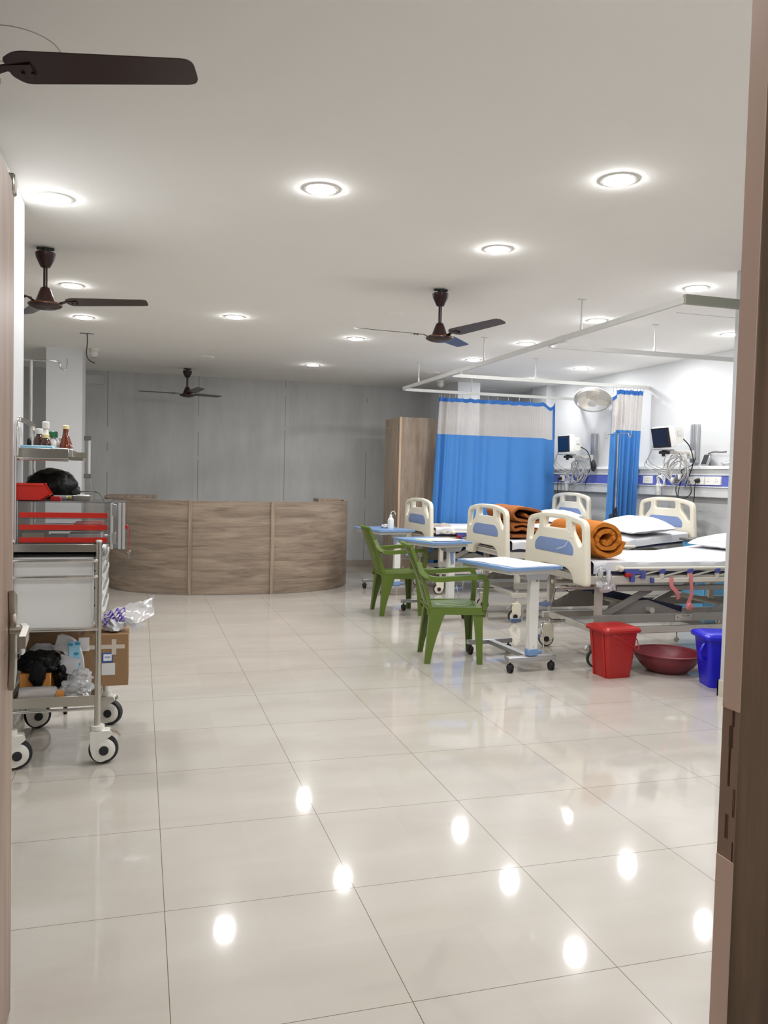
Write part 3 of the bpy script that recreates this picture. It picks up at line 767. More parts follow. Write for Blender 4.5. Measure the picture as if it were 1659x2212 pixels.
def monitor(label, lbl_b, lbl_c, y, z, pitch, yoff, seed):
    rnd = random.Random(seed)
    # bracket: wall channel with a horizontal arm
    br = thing('monitor_bracket', lbl_b, 'bracket', (WX, y, z - .1))
    b = B(); b.box(WX - .045, WX, y - .05, y + .05, z - .13, z + .27, .002)
    for dy in (-.03, 0, .03): b.box(WX - .052, WX - .044, y + dy - .008, y + dy + .008, z - .13, z + .27, .001)
    b.part('channel', 'alu', br, True)
    b = B(); b.box(5.10, WX - .05, y - .022, y + .022, z - .045, z - .012, .004); b.box(WX - .10, WX - .045, y - .035, y + .035, z - .09, z - .005, .006); b.part('arm', 'offwhite', br, True)
    b = B(); b.box(5.04, 5.14, y - .03, y + .03, z - .05, z - .02, .006); b.cyl((5.08, y, z - .075), (5.08, y, z - .01), .018); b.part('swivel', 'black', br, True)
    b = B(); b.box(4.98, 5.16, y - .07, y + .07, z - .012, z + .002, .003); b.part('tray', 'alu', br, True)
    t = thing('patient_monitor', label, 'monitor', (5.07, y + yoff, z))
    M4 = T((5.07, y + yoff, z + .020)) @ RY(R(pitch))
    b = B(); b.box(-.07, .0, -.15, .15, 0, .215, .012, M4, 2); b.part('front_case', 'white', t, True)
    b = B(); b.loft([[M4 @ Vector(p) for p in ((0, -.135, .015), (0, .135, .015), (0, .135, .19), (0, -.135, .19))], [M4 @ Vector(p) for p in ((.075, -.13, .02), (.075, .13, .02), (.075, .13, .18), (.075, -.13, .18))], [M4 @ Vector(p) for p in ((.12, -.11, .05), (.12, .11, .05), (.12, .11, .165), (.12, -.11, .165))]])
    hs = b.part('rear_case', 'offwhite', t, True)
    b = B(); b.box(.03, .075, -.1385, -.1335, .10, .15, .001, M4); b.part('side_label', 'panel_grey', hs, True)
    b = B(); b.box(-.076, -.068, -.145, .145, .006, .208, .003, M4); bz = b.part('bezel', 'bezel', t, True)
    b = B(); b.box(-.0775, -.075, -.105, .125, .03, .19, .0008, M4); b.part('screen', 'screen', bz, True)
    b = B()
    for k in range(5): b.cyl(M4 @ Vector((-.0785, -.127, .05 + k * .028)), M4 @ Vector((-.074, -.127, .05 + k * .028)), .0055, n=8)
    b.part('buttons', 'ink', bz, True)
    b = B(); b.tube(spline([M4 @ Vector((.10, -.12, .06)), (5.27, y - .16, z + .03), (5.33, y - .15, z - .12), (5.32, y - .10, z - .28), (5.30, y - .08, z - .38)]), .006, 7); b.part('power_lead', 'bcable', t, True)
    # patient leads: loops gathered under the arm, falling from the monitor side
    c = thing('monitor_leads', lbl_c, 'cables', (5.26, y + .02, z - .2))
    for k in range(9):
        ry, rz = rnd.uniform(.10, .17), rnd.uniform(.10, .165); oy, oz = rnd.uniform(-.04, .05), rnd.uniform(-.03, .03); ph = rnd.uniform(0, 6.28); ox = rnd.uniform(-.04, .04)
        pts = [(5.26 + ox + .03 * math.sin(2 * a + ph), y + .03 + oy + ry * math.cos(a), z - .2 + oz + rz * math.sin(a)) for a in [i * 2 * PI / 28 for i in range(28)]]
        b = B(); b.tube(pts, rnd.choice([.004, .0045, .0055]), 6, loop=True); b.part('lead_loop', 'cable', c, True)
    for k in range(3):
        b = B(); b.tube(spline([M4 @ Vector((-.02, .155, .05 + .03 * k)), (5.02, y + yoff + .21 + .02 * k, z - .02 - .02 * k), (5.06, y + .22 + .03 * k, z - .12 - .03 * k), (5.2, y + .14, z - .2 - .02 * k), (5.27, y + .02, z - .14)]), .0045, 6)
        b.part('lead', 'cable', c, True)
    for k in range(4):
        a = rnd.uniform(3.4, 5.6); p = Vector((5.24, y + .03 + .12 * math.cos(a), z - .2 + .12 * math.sin(a)))
        b = B(); b.blob(p, (.018, .018, .03), .15, 2, k, 2); b.part('connector', 'offwhite' if k % 2 else 'ink', c, True)
    return t
monitor('right-hand patient monitor, tilted forward, on the arm over the middle bed', 'grey channel and arm holding the tilted right-hand monitor', 'tangle of grey patient leads under the right-hand monitor', 4.74, 1.70, -12, -.09, 2)
monitor('left-hand patient monitor, upright, beside the wide curtain', 'grey channel and arm holding the left-hand monitor', 'coil of grey patient leads under the left-hand monitor', 6.72, 1.69, -3, -.05, 5)
# black probe hung below the left monitor and adapter hung below the right one
b = B(); b.blob((5.34, 6.53, 1.55), (.03, .04, .075), .15, 2, 3, 2); b.solo('cable_clip', 'black', 'black sensor clip hanging in the coil under the left-hand monitor', 'clip', (5.34, 6.53, 1.5))
t = thing('tablet', 'small black-screened tablet leaning on the duct ledge under the right monitor rail', 'tablet', (5.39, 4.5, 1.535))
M4 = T((5.41, 4.52, 1.537)) @ RZ(R(-18)) @ RY(R(18))
B().box(-.012, .012, -.085, .085, 0, .125, .004, M4).part('body', 'alu', t, True)
B().box(-.0135, -.011, -.065, .07, .012, .112, .0005, M4).part('screen', 'bezel', t, True)
b = B(); b.tube(spline([(5.4, 4.45, 1.66), (5.41, 4.38, 1.675), (5.41, 4.28, 1.67), (5.40, 4.19, 1.672)]), .008, 8); b.solo('hose_arm', 'locker_top', 'thin dark flexible arm lying above the tablet', 'arm', (5.4, 4.32, 1.67))
b = B(); b.blob((5.425, 4.19, 1.556), (.05, .08, .028), .35, 4, 9, 3, flat=-.02); b.solo('plastic_wrapper', 'film', 'crumpled clear wrapper on the duct ledge by the partition', 'wrapper', (5.425, 4.19, 1.536))
# black power loop under the right monitor
b = B(); b.tube(spline([(5.30, 4.60, 1.50), (5.30, 4.68, 1.42), (5.31, 4.82, 1.33), (5.31, 4.80, 1.22), (5.31, 4.68, 1.20), (5.31, 4.58, 1.26), (5.31, 4.62, 1.38), (5.30, 4.74, 1.48), (5.32, 4.60, 1.54), (5.35, 4.58, 1.62)]), .005, 7)
b.tube(spline([(5.31, 4.72, 1.45), (5.32, 4.80, 1.25), (5.33, 4.80, 1.05)]), .005, 7)
b.solo('power_loop', 'bcable', 'looped black power cable hanging across the blue band under the right monitor', 'cable', (5.31, 4.7, 1.2))
# oxygen humidifier sets
def oxygen(label, y, seed):
    t = thing('oxygen_flowmeter', label, 'flowmeter', (5.31, y, 1.24))
    b = B(); b.cyl((PX + .01, y, 1.40), (5.30, y, 1.40), .012); b.cyl((5.31, y, 1.36), (5.31, y, 1.46), .014); b.part('valve', 'alu', t, True)
    B().lathe([(.034, .0), (.036, .02), (.036, .09), (.03, .1)], 16, T((5.31, y, 1.22))).part('humidifier_jar', 'film', t, True)
    B().cyl((5.31, y, 1.32), (5.31, y, 1.345), .033).part('jar_cap', 'white', t, True)
    rnd = random.Random(seed)
    b = B()
    for k in range(4):
        r1, r2 = rnd.uniform(.05, .075), rnd.uniform(.045, .06); ph = rnd.uniform(0, 6)
        b.tube([(5.29 + .015 * math.sin(a + ph), y - .06 + r1 * math.cos(a), 1.375 + r2 * math.sin(a + .3 * k)) for a in [i * 2 * PI / 24 for i in range(24)]], .004, 6, loop=True)
    b.part('tubing', 'film' if seed == 1 else 'white', t, True)
oxygen('oxygen flowmeter with coiled white tubing right of the gathered curtain', 5.12, 2)
oxygen('oxygen flowmeter with coiled tubing left of the gathered curtain, under the left monitor', 7.12, 4)

# wall fan
wf = thing('wall_fan', 'white caged wall fan tilted down, left of the gathered curtain', 'fan', (WX, 6.2, 2.3))
fc = Vector((5.18, 6.33, 2.345)); nn = Vector((-.34, -.45, -.82)).normalized()
ux = nn.cross(Vector((0, 0, 1))).normalized(); uy = nn.cross(ux)
FM = frame(fc, ux, uy, nn)
b = B(); b.lathe([(.05, -.16), (.06, -.15), (.062, -.09), (.075, -.07), (.075, -.055)], 24, FM); b.part('motor', 'white', wf, True)
b = B(); b.lathe([(.05, -.06), (.15, -.058), (.205, -.03), (.222, 0), (.205, .03), (.15, .052), (.05, .06)], 40, FM, cap=False); cg = b.part('guard', 'cage', wf, True)
b = B(); b.tube([FM @ Vector((.222 * math.cos(a), .222 * math.sin(a), 0)) for a in [i * 2 * PI / 48 for i in range(48)]], .006, 6, loop=True); b.part('guard_ring', 'white', cg, True)
for k in range(3):
    a = k * 2 * PI / 3 + .5
    f_ = lambda u, v, a=a: FM @ RZ(a) @ Vector((.035 + .155 * u, (v - .5) * (.05 + .11 * math.sin(PI * min(1, u * .55 + .25))) , (v - .5) * .045))
    B().grid(f_, 8, 6).part('blade', 'fanblade', wf, True, sharp=180)
b = B(); b.lathe([(.055, .055), (.055, .066), (.03, .07), (.001, .07)], 24, FM); b.part('hub_badge', 'offwhite', wf, True)
b = B(); b.tube(spline([FM @ Vector((0, 0, -.12)), (5.30, 6.28, 2.44), (5.37, 6.2, 2.38), (5.40, 6.15, 2.28)]), .022, 10); b.part('arm', 'white', wf, True)
b = B(); b.box(5.375, WX, 6.09, 6.21, 2.14, 2.32, .02, None, 2); b.part('wall_base', 'white', wf, True)
b = B(); b.tube(spline([(5.42, 6.15, 2.14), (5.45, 6.16, 1.9), (5.45, 6.2, 1.7), (5.45, 6.15, 1.5), (5.36, 6.14, 1.42), (5.355, 6.06, 1.39)]), .004, 6); b.part('cord', 'offwhite', wf, True)

# drip stand by the gathered curtain, and the one behind the trolley
def drip(label, x, y, zt, half, ax, clampz, seed, ph=.4):
    t = thing('drip_stand', label, 'stand', (x, y, 0))
    b = B(); b.cyl((x, y, .10), (x, y, zt), .009, n=12); b.cyl((x, y, .08), (x, y, 1.0), .0135, n=12); b.part('pole', 'chrome', t, True)
    dx, dy = ax
    def hook(s): return spline([(x, y, zt), (x + dx * s * half * .72, y + dy * s * half * .72, zt), (x + dx * s * half * .8, y + dy * s * half * .8, zt - .03), (x + dx * s * half * .92, y + dy * s * half * .92, zt - .045), (x + dx * s * half, y + dy * s * half, zt - .02), (x + dx * s * half, y + dy * s * half, zt + .02)])
    b = B(); b.tube(hook(1), .0045, 7); b.tube(hook(-1), .0045, 7); b.part('hook_bar', 'chrome', t, True)
    b = B(); b.cyl((x, y, clampz - .03), (x, y, clampz + .05), .022); b.blob((x, y, clampz + .07), (.02, .02, .028), .1, 2, 1, 2); b.cyl((x - .01, y - .02, clampz), (x - .02, y - .06, clampz), .014); b.part('height_clamp', 'black', t, True)
    for k in range(5):
        a = k * 2 * PI / 5 + ph
        e = (x + .28 * math.cos(a), y + .28 * math.sin(a), .075)
        lg = B().tube([(x, y, .11), e], .012, 8).part('leg', 'chrome', t, True)
        b = B(); b.cyl((e[0] - .009, e[1], .03), (e[0] + .009, e[1], .03), .03); b.cyl((e[0], e[1], .03), (e[0], e[1], .085), .008); b.part('caster', 'black', lg, True)
    return t
drip('chrome drip stand in front of the gathered curtain', 5.0, 5.47, 1.885, .26, (0, 1), .98, 1)
drip('chrome drip stand behind the trolley, at the white pillar', -.675, 2.42, 1.945, .19, (1, -.05), 1.42, 2, 5.55)
b = B()
for k in range(4): b.tube([(4.97 + .012 * k, 5.50 + .045 * math.cos(a), .94 - .01 * k + .05 * math.sin(a)) for a in [i * 2 * PI / 20 for i in range(20)]], .005, 6, loop=True)
b.solo('cable_coil', 'bcable', 'small black cable coil hung on the drip stand by the pillow', 'cable', (4.98, 5.5, .94))

# ================================================================== HOSPITAL BEDS
def board_loops(w=.49):
    # coordinates: (across, height) height 0 = bottom of the corner lobes
    o = [(-w, 0), (-w + .235, 0), (-w + .26, .075), (-.17, .105), (.17, .105), (w - .26, .075), (w - .235, 0), (w, 0), (w - .012, .15), (w - .035, .475), (.22, .508), (0, .515), (-.22, .508), (-w + .035, .475)]
    o = [(-w + .0, 0), (-w + .19, 0), (-w + .2, .06), (-w + .29, .108), (w - .29, .108), (w - .2, .06), (w - .19, 0), (w, 0), (w - .012, .15), (w - .04, .462), (.2, .505), (-.2, .505), (-w + .04, .462), (-w + .012, .15)]
    r = [.03, .05, .04, .08, .08, .04, .05, .03, .05, .07, .2, .2, .07, .05]
    outer = fillet(o, r, 6)
    hl = fillet([(-.41, .285), (-.395, .425), (-.25, .452), (-.25, .385), (-.375, .275)], [.02, .03, .02, .03, .02], 5)
    hr = [(-x, y) for x, y in reversed(hl)]
    hc = fillet([(-.17, .392), (-.165, .465), (.165, .465), (.17, .392)], [.025, .03, .03, .025], 5)
    return outer, hl, hr, hc
outer, hl, hr, hc = board_loops()
bm_board = curve_plate('bed_board', [outer, hl, hr, hc], .046, .012, None, frame((0, 0, 0), (0, 1, 0), (0, 0, 1), (1, 0, 0))).mesh('bed_board', 'cream', 50)
inset2 = fillet([(-.30, .205), (-.30, .262), (-.235, .312), (.235, .312), (.30, .262), (.30, .205)], [.03, .03, .05, .05, .03, .03], 4)
def inset_b(side):
    b = curve_plate('inset', [inset2], .006, .0015, None, frame((side * .0235, 0, 0), (0, 1, 0), (0, 0, 1), (1, 0, 0)))
    return b
ridge2 = [(x * 1.1, (y - .258) * 1.25 + .258) for x, y in inset2]

def caster_b(x, y, s=1, r=.0625, brake=True):
    pass
def add_caster(t, x, y, wheel_r=.0625, turn=0.0, brake=False, ztop=.19):
    M4 = T((x, y, 0)) @ RZ(turn)
    fk = fillet([(-.02, ztop - .02), (.045, ztop - .03), (.06, ztop - .055), (.05, wheel_r + .01), (.012, wheel_r - .016), (-.034, wheel_r - .002), (-.034, ztop - .04)], [.005, .01, .01, .03, .02, .03, .01], 4)
    b = B()
    for s in (-1, 1):
        b.prism(fk, .006, M4 @ frame((0, s * .024 - (.003), 0), (1, 0, 0), (0, 0, 1), (0, 1, 0)))
    b.box(-.03, .05, -.026, .026, ztop - .035, ztop - .02, .004, M4); b.cyl(M4 @ Vector((0, 0, ztop - .02)), M4 @ Vector((0, 0, ztop)), .02)
    c = b.part('caster', 'cream', t)
    wx = .022
    A = frame((0, 0, 0), (1, 0, 0), (0, 0, 1), (0, 1, 0))
    b = B(); b.lathe([(wheel_r - .012, -.017), (wheel_r - .003, -.015), (wheel_r, -.006), (wheel_r, .006), (wheel_r - .003, .015), (wheel_r - .012, .017)], 28, M4 @ T((wx, 0, wheel_r)) @ A); b.part('tyre', 'rubber', c)
    b = B(); b.lathe([(.001, -.0275), (.018, -.0275), (.02, -.022), (wheel_r - .011, -.019), (wheel_r - .011, .019), (.02, .022), (.018, .0275), (.001, .0275)], 28, M4 @ T((wx, 0, wheel_r)) @ A); b.part('wheel_disc', 'cream', c)
    for s in (-1, 1): B().cyl(M4 @ Vector((wx, s * .028, wheel_r)), M4 @ Vector((wx, s * .0335, wheel_r)), wheel_r * .36).part('hub_cap', 'black', c)
    if brake:
        b = B(); b.beam([M4 @ Vector((.05, 0, ztop - .04)), M4 @ Vector((.085, 0, ztop - .052)), M4 @ Vector((.10, 0, ztop - .075))], .03, .005); b.part('brake_pedal', 'alu', c)
    return c

def make_bed(label, loc, head_rise=.085):
    t = thing('hospital_bed', label, 'bed', loc, 0, 'cream hospital beds with crank handles')
    fb = link('footboard', bm_board, t); fb.location = (0, 0, .60)
    inset_b(-1).part('blue_panel', 'pblue', fb)
    hb = link('headboard', bm_board, t); hb.location = (2.03, 0, .70)
    inset_b(-1).part('blue_panel', 'pblue', hb)
    # mattress frame
    b = B()
    for s in (-1, 1):
        b.box(.03, 1.98, s * .425 - .018, s * .425 + .018, .612, .672, .004)
    for x in (.05, .55, 1.0, 1.5, 1.96): b.box(x - .02, x + .02, -.42, .42, .615, .665, .003)
    b.part('mattress_frame', 'bedmetal', t)
    b = B(); b.box(.05, 1.2, -.40, .40, .672, .682, .002); b.beam([(1.2, 0, .677), (1.97, 0, .677 + head_rise)], .80, .01); b.part('deck', 'bedgrey', t)
    # navy mattress
    def mt(u, v):
        x = .07 + u * 1.90; y = (v - .5) * .84
        e = min(1, min(v, 1 - v) / .05); ee = min(1, min(u, 1 - u) / .03)
        z = .772 + (head_rise * max(0, (x - 1.15) / .8) if x > 1.15 else 0) - .025 * (1 - e) ** 2 - .02 * (1 - ee) ** 2
        return Vector((x, y, z))
    def mb(u, v):
        p = mt(u, v); x = p.x
        return Vector((x, p.y, .684 + (head_rise * max(0, (x - 1.15) / .8) if x > 1.15 else 0)))
    b = B(); b.slab(mt, mb, 24, 20); b.part('mattress', 'navy', t, sharp=60)
    # lift columns, base frame
    for x in (.16, 1.70):
        for s in (-1, 1):
            b = B(); b.box(x - .024, x + .024, s * .36 - .022, s * .36 + .022, .36, .615, .003); b.part('lift_leg', 'bedmetal', t)
    b = B()
    for s in (-1, 1):
        b.box(.12, 1.86, s * .385 - .015, s * .385 + .015, .318, .38, .003)
    b.part('lift_beam', 'bedgrey', t)
    b = B()
    for s in (-1, 1):
        b.box(.10, 1.93, s * .37 - .018, s * .37 + .018, .235, .285, .004)
        b.cyl((.16, s * .37, .20), (.16, s * .37, .37), .014); b.cyl((1.86, s * .37, .20), (1.86, s * .37, .37), .014)
    for x in (.16, 1.86): b.box(x - .02, x + .02, -.38, .38, .24, .28, .004)
    b.part('base_frame', 'bedmetal', t)
    # linkage: scissor arms, cross tubes, black actuator bar
    for s in (-1, 1):
        b = B()
        b.beam([(.20, s * .33, .36), (.62, s * .33, .56)], .012, .05, (0, 0, 1)); b.beam([(1.10, s * .33, .34), (1.62, s * .33, .57)], .012, .05, (0, 0, 1))
        b.prism([(.25, .36), (.95, .36), (.62, .47), (.3, .46)], .006, frame((0, s * .30, 0), (1, 0, 0), (0, 0, 1), (0, 1, 0)))
        b.part('linkage', 'bedgrey', t)
    b = B(); b.cyl((.62, -.36, .40), (.62, .36, .40), .022); b.cyl((1.32, -.36, .42), (1.32, .36, .42), .022)
    b.cyl((.05, -.225, .563), (1.5, -.225, .55), .016); b.cyl((.05, .14, .56), (1.2, .14, .55), .016); b.part('cross_tube', 'bedmetal', t)
    b = B(); b.box(.28, 1.6, -.41, -.385, .555, .59, .003); b.part('mid_rail', 'bedgrey', t)
    b = B(); b.beam([(.22, -.20, .535), (.98, -.20, .375)], .04, .055, (0, 0, 1)); b.cyl((.12, -.2, .55), (.35, -.2, .54), .02); b.part('actuator_bar', 'navy', t)
    # cranks at the foot end
    for (y, z, dn, ln) in ((-.225, .565, -.125, .05), (-.06, .285, -.12, .03), (.27, .36, -.13, .05)):
        b = B(); b.cyl((.06, y, z), (-.05, y, z), .013); b.cyl((-.045, y, z), (-.07, y, z), .018); b.cyl((.02, y, z), (-.06, y, z), .019, n=12)
        b.tube(smooth_path([(-.06, y, z), (-.12, y, z), (-.125, y + .035, z + dn), (-.13, y + .035, z + dn)], .02), .008, 8)
        ck = b.part('crank', 'chrome', t)
        b = B(); b.lathe([(.012, 0), (.016, .006), (.018, .08), (.014, .09)], 14, frame((-.128, y + .035, z + dn), (0, 1, 0), (0, 0, 1), (-1, 0, 0))); b.part('crank_grip', 'pblue', ck)
    for x, tn, br in ((.16, PI - .3, True), (1.86, PI - .2, False)):
        for s in (-1, 1): add_caster(t, x, s * .37, turn=tn + (.25 if s < 0 else 0), brake=br, ztop=.205)
    # folding side rails, lowered
    for s in (-1, 1):
        y = s * .455
        b = B(); b.cyl((.25, y, .725), (1.36, y, .725), .0135)
        b.cyl((.60, y + s * .004, .638), (1.40, y + s * .004, .638), .003)
        b.box(.55, 1.42, y - .010, y + .012, .622, .655, .003)
        for k in range(4): b.beam([(.38 + .24 * k, y, .665), (.60 + .24 * k, y, .712)], .006, .012, (0, 0, 1)); 
        for xx in (.62, .86, 1.10, 1.34): b.box(xx - .014, xx + .014, y - .012, y + .012, .65, .69, .003)
        sr = b.part('side_rail', 'cream_dk', t)
        for xx in (.62, .86, 1.10): B().box(xx - .022, xx + .022, y - .016, y + .016, .69, .725, .004).part('rail_bracket', 'latch', sr)
        B().box(.53, .552, y - .014, y + .016, .618, .658, .003).part('rail_end_cap', 'latch', sr)
        b = B(); b.prism(fillet([(.29, .725), (.42, .725), (.42, .708), (.475, .708), (.475, .655), (.44, .655), (.44, .69), (.385, .685), (.385, .63), (.355, .63), (.355, .685), (.31, .70)], .005, 3), .03, frame((0, y - .015, 0), (1, 0, 0), (0, 0, 1), (0, 1, 0)) if s > 0 else frame((0, y - .015, 0), (1, 0, 0), (0, 0, 1), (0, 1, 0)))
        lt = b.part('rail_latch', 'latch', sr)
        B().box(.312, .362, y - .017, y + .017, .668, .695, .003).part('latch_button', 'red', sr)
        b = B(); b.cyl((.245, y, .735), (.285, y, .722), .022, n=14); b.part('rail_end', 'cream', sr)
    return t
BEDS = [((2.96, 3.05, 0), 'hospital bed nearest the doorway, with the red bin at its foot'),
        ((3.17, 4.82, 0), 'middle hospital bed with the plump pillow and raised head end'),
        ((3.10, 6.68, 0), 'furthest hospital bed, in front of the wide blue curtain')]
bedA = make_bed(BEDS[0][1], BEDS[0][0])
bedB = copy_thing(bedA, BEDS[1][1], BEDS[1][0])
bedC = copy_thing(bedA, BEDS[2][1], BEDS[2][0])
# maker's plate on the nearest bed only
ya = -.4005
lp = curve_plate('plate', [fillet([(-.075, -.026), (.075, -.026), (.075, .026), (-.075, .026)], .01, 4)], .002, .0005, None, frame((.86, ya - .0012, .349), (1, 0, 0), (0, 0, 1), (0, -1, 0))).part('maker_plate', 'ink', bedA)
curve_plate('plate2', [fillet([(-.073, -.024), (.073, -.024), (.073, .024), (-.073, .024)], .009, 4)], .0022, .0005, None, frame((.86, ya - .0018, .349), (1, 0, 0), (0, 0, 1), (0, -1, 0))).part('plate_face', 'bedmetal', lp)
TM = lambda dx, dz: frame((.86 + dx, ya - .0032, .349 + dz), (1, 0, 0), (0, 0, 1), (0, -1, 0))
text_b('WILLIAMS', .0175, TM(.022, .011)).part('plate_lettering', 'ink', lp)
b = B()
for k, zz in enumerate((-.004, -.0135)):
    b.box(-.028 + .86, .068 + .86, ya - .0036, ya - .0028, .349 + zz - .0012, .349 + zz + .0012)
b.tube(spline([(.86 - .056, ya - .0035, .349 + .014), (.86 - .048, ya - .0035, .349 - .004), (.86 - .05, ya - .0035, .349 - .016)]), .0012, 5)
b.tube(spline([(.86 - .062, ya - .0035, .349 + .004), (.86 - .048, ya - .0035, .349 - .002), (.86 - .034, ya - .0035, .349 + .006)]), .0012, 5)
b.part('plate_emblem', 'ink', lp)

# sheets: a cloth over the mattress that hangs a little at the sides
def make_sheet(label, loc, head_rise, seed, x0, crumple):
    rnd = random.Random(seed); off = Vector((seed * 3.7, 1.3, 0))
    def top(x): return .776 + (head_rise * max(0, (x - 1.15) / .8) if x > 1.15 else 0)
    def f(u, v):
        x = x0 + u * (1.985 - x0)
        w = (v - .5) * 2
        side = abs(w)
        lim = .86
        sag = (.07 + .012 * noise.noise(Vector((x * 4, w * 2, 0)) + off))
        if side <= lim: y = w / lim * .425; z = top(x) - (.004 * (side / lim) ** 8)
        else:
            k = (side - lim) / (1 - lim); y = math.copysign(.432 + .004 * math.sin(x * 23 + seed), w); z = top(x) - .006 - sag * k
        z += .006 * noise.noise(Vector((x * 3.1, y * 3.7, seed))) + .004 * noise.noise(Vector((x * 9, y * 5, seed + 3)))
        if crumple and x < x0 + .45: 
            q = (1 - (x - x0) / .45)
            z += crumple * q * (.6 + noise.noise(Vector((x * 13, y * 9, seed))) * 1.2) if side <= lim else 0
        if u < .04: z -= .01 * (1 - u / .04)
        z = max(z, top(x) + .0015) if side <= lim else z
        return Vector((x, y, z))
    b = B(); b.slab(f, lambda u, v: f(u, v) - Vector((0, math.copysign(.0, v - .5), .0035)) if abs(v - .5) < .43 else f(u, v) - Vector((0, math.copysign(.0035, v - .5), 0)), 60, 44)
    return b.solo('bed_sheet', 'sheet', label, 'sheet', loc, 'white bed sheets', world=False, sharp=70)
make_sheet('flat white sheet on the bed nearest the doorway, under the single rolled blanket', BEDS[0][0], .085, 1, .068, 0)
make_sheet('white sheet on the middle bed, under the two-layered brown blanket', BEDS[1][0], .085, 2, .068, .006)
make_sheet('creased white sheet on the furthest bed', BEDS[2][0], .085, 3, .068, .012)
b = B(); b.slab(lambda u, v: Vector((3.10 + .03 + .26 * u, 6.24 + .30 * v + .02 * math.sin(9 * u), .805 + .03 * noise.noise(Vector((u * 5, v * 5, 2))) - .13 * max(0, .35 - v) ** .5)), lambda u, v: Vector((3.10 + .03 + .26 * u, 6.24 + .30 * v + .02 * math.sin(9 * u), .795 + .03 * noise.noise(Vector((u * 5, v * 5, 2))) - .13 * max(0, .35 - v) ** .5)), 14, 14)
b.solo('folded_cloth', 'greycloth', 'crumpled grey cloth at the foot of the furthest bed', 'cloth', (3.2, 6.4, .78))

def pillow(label, loc, a, bb, h, tilt, rz, seed):
    b = B()
    def f(s):
        def g(u, v):
            x, y = (u - .5) * 2, (v - .5) * 2
            k = max(0, (1 - abs(x) ** 3.2)) ** .5 * max(0, (1 - abs(y) ** 3.2)) ** .5
            px = a * x * (1 + .05 * y * y * x * x) * (1 - .05 * (1 - x * x) * 0); py = bb * y * (1 + .06 * x * x)
            # pinched mid-sides
            px *= 1 - .035 * (1 - y * y); py *= 1 - .035 * (1 - x * x)
            z = s * h * k * (1.0 if s > 0 else .35) + .008 * noise.noise(Vector((x * 3 + seed, y * 3, s)))* (1 if k > .05 else 0)
            return RZ(rz) @ RY(-tilt) @ Vector((px, py, z + h * .35))
        return g
    b.slab(f(1), f(-1), 26, 26)
    return b.solo('pillow', 'sheet', label, 'pillow', loc, 'white pillows', world=False, sharp=80)
pillow('plump white pillow at the head of the middle bed', (4.80, 4.79, .845), .22, .44, .115, R(6), R(-8), 1)
pillow('white pillow at the head of the nearest bed, cut by the partition', (4.62, 3.05, .84), .21, .34, .075, R(6), R(4), 2)
pillow('white pillow at the head of the furthest bed, seen over the nearest footboard', (4.86, 6.66, .862), .20, .36, .085, R(10), R(4), 3)

# blankets: thick folded fleece, seen from the roll ends
def roll(b, path, y0, y1, th, bulge=.012, seed=0):
    """thick strip following an XZ path, extruded along Y with soft bulging ends"""
    P2 = spline([(p[0], 0, p[1]) for p in path], 7)
    n = len(P2); ny = 10
    nor = []
    for i in range(n):
        t_ = (P2[min(i + 1, n - 1)] - P2[max(i - 1, 0)]).normalized(); nor.append(Vector((-t_.z, 0, t_.x)))
    def surf(sgn):
        def f(u, v):
            i = min(int(round(u * (n - 1))), n - 1); e = (v - .5) * 2
            k = math.sqrt(max(0.0, 1 - min(1.0, abs(e)) ** 7))
            p = P2[i] + nor[i] * sgn * th / 2 * (.55 + .45 * k) 
            yy = y0 + (y1 - y0) * v + .014 * noise.noise(Vector((i * .22, v * 2, seed)))
            return Vector((p.x, yy, p.z + .005 * noise.noise(Vector((p.x * 14, yy * 9, p.z * 14 + seed)))))
        return f
    b.slab(surf(1), surf(-1), n - 1, ny)
z0 = .785
b = B()
sp = []
for k in range(0, 25):
    a = k * 2 * PI / 10; r = .030 + .046 * a / (2 * PI) + .007 * math.sin(a * 2.3)
    sp.append((3.17 + r * 1.04 * math.cos(a + 3.6), z0 + .152 + r * .95 * math.sin(a + 3.6)))
roll(b, sp, 2.68, 3.32, .05, seed=1)
b.solo('rolled_blanket', 'blanket', 'single rolled rust-brown blanket at the foot of the nearest bed', 'blanket', (3.165, 3.0, z0), sharp=70)
bx, by = 3.40, 4.55
b = B()
roll(b, [(bx - .10, z0 + .028), (bx + .0, z0 + .026), (bx + .15, z0 + .028), (bx + .205, z0 + .05), (bx + .19, z0 + .085), (bx + .10, z0 + .075), (bx + .02, z0 + .10), (bx - .07, z0 + .085), (bx - .09, z0 + .125), (bx + .0, z0 + .145), (bx + .1, z0 + .13)], by - .02, by + .60, .04, seed=5)
b.solo('folded_blanket', 'blanket_dk', 'lower folded brown blanket at the foot of the middle bed', 'blanket', (bx, by + .3, z0), sharp=70)
b = B()
roll(b, [(bx + .02, z0 + .235), (bx + .07, z0 + .21), (bx + .15, z0 + .205), (bx + .20, z0 + .225), (bx + .175, z0 + .265), (bx + .08, z0 + .285), (bx - .03, z0 + .295), (bx - .1, z0 + .25), (bx - .06, z0 + .19), (bx + .04, z0 + .175), (bx + .15, z0 + .163), (bx + .25, z0 + .185)], by - .03, by + .58, .038, seed=7)
b.solo('folded_blanket', 'blanket_dk', 'upper brown blanket curled on the lower one on the middle bed', 'blanket', (bx, by + .3, z0 + .15), sharp=70)
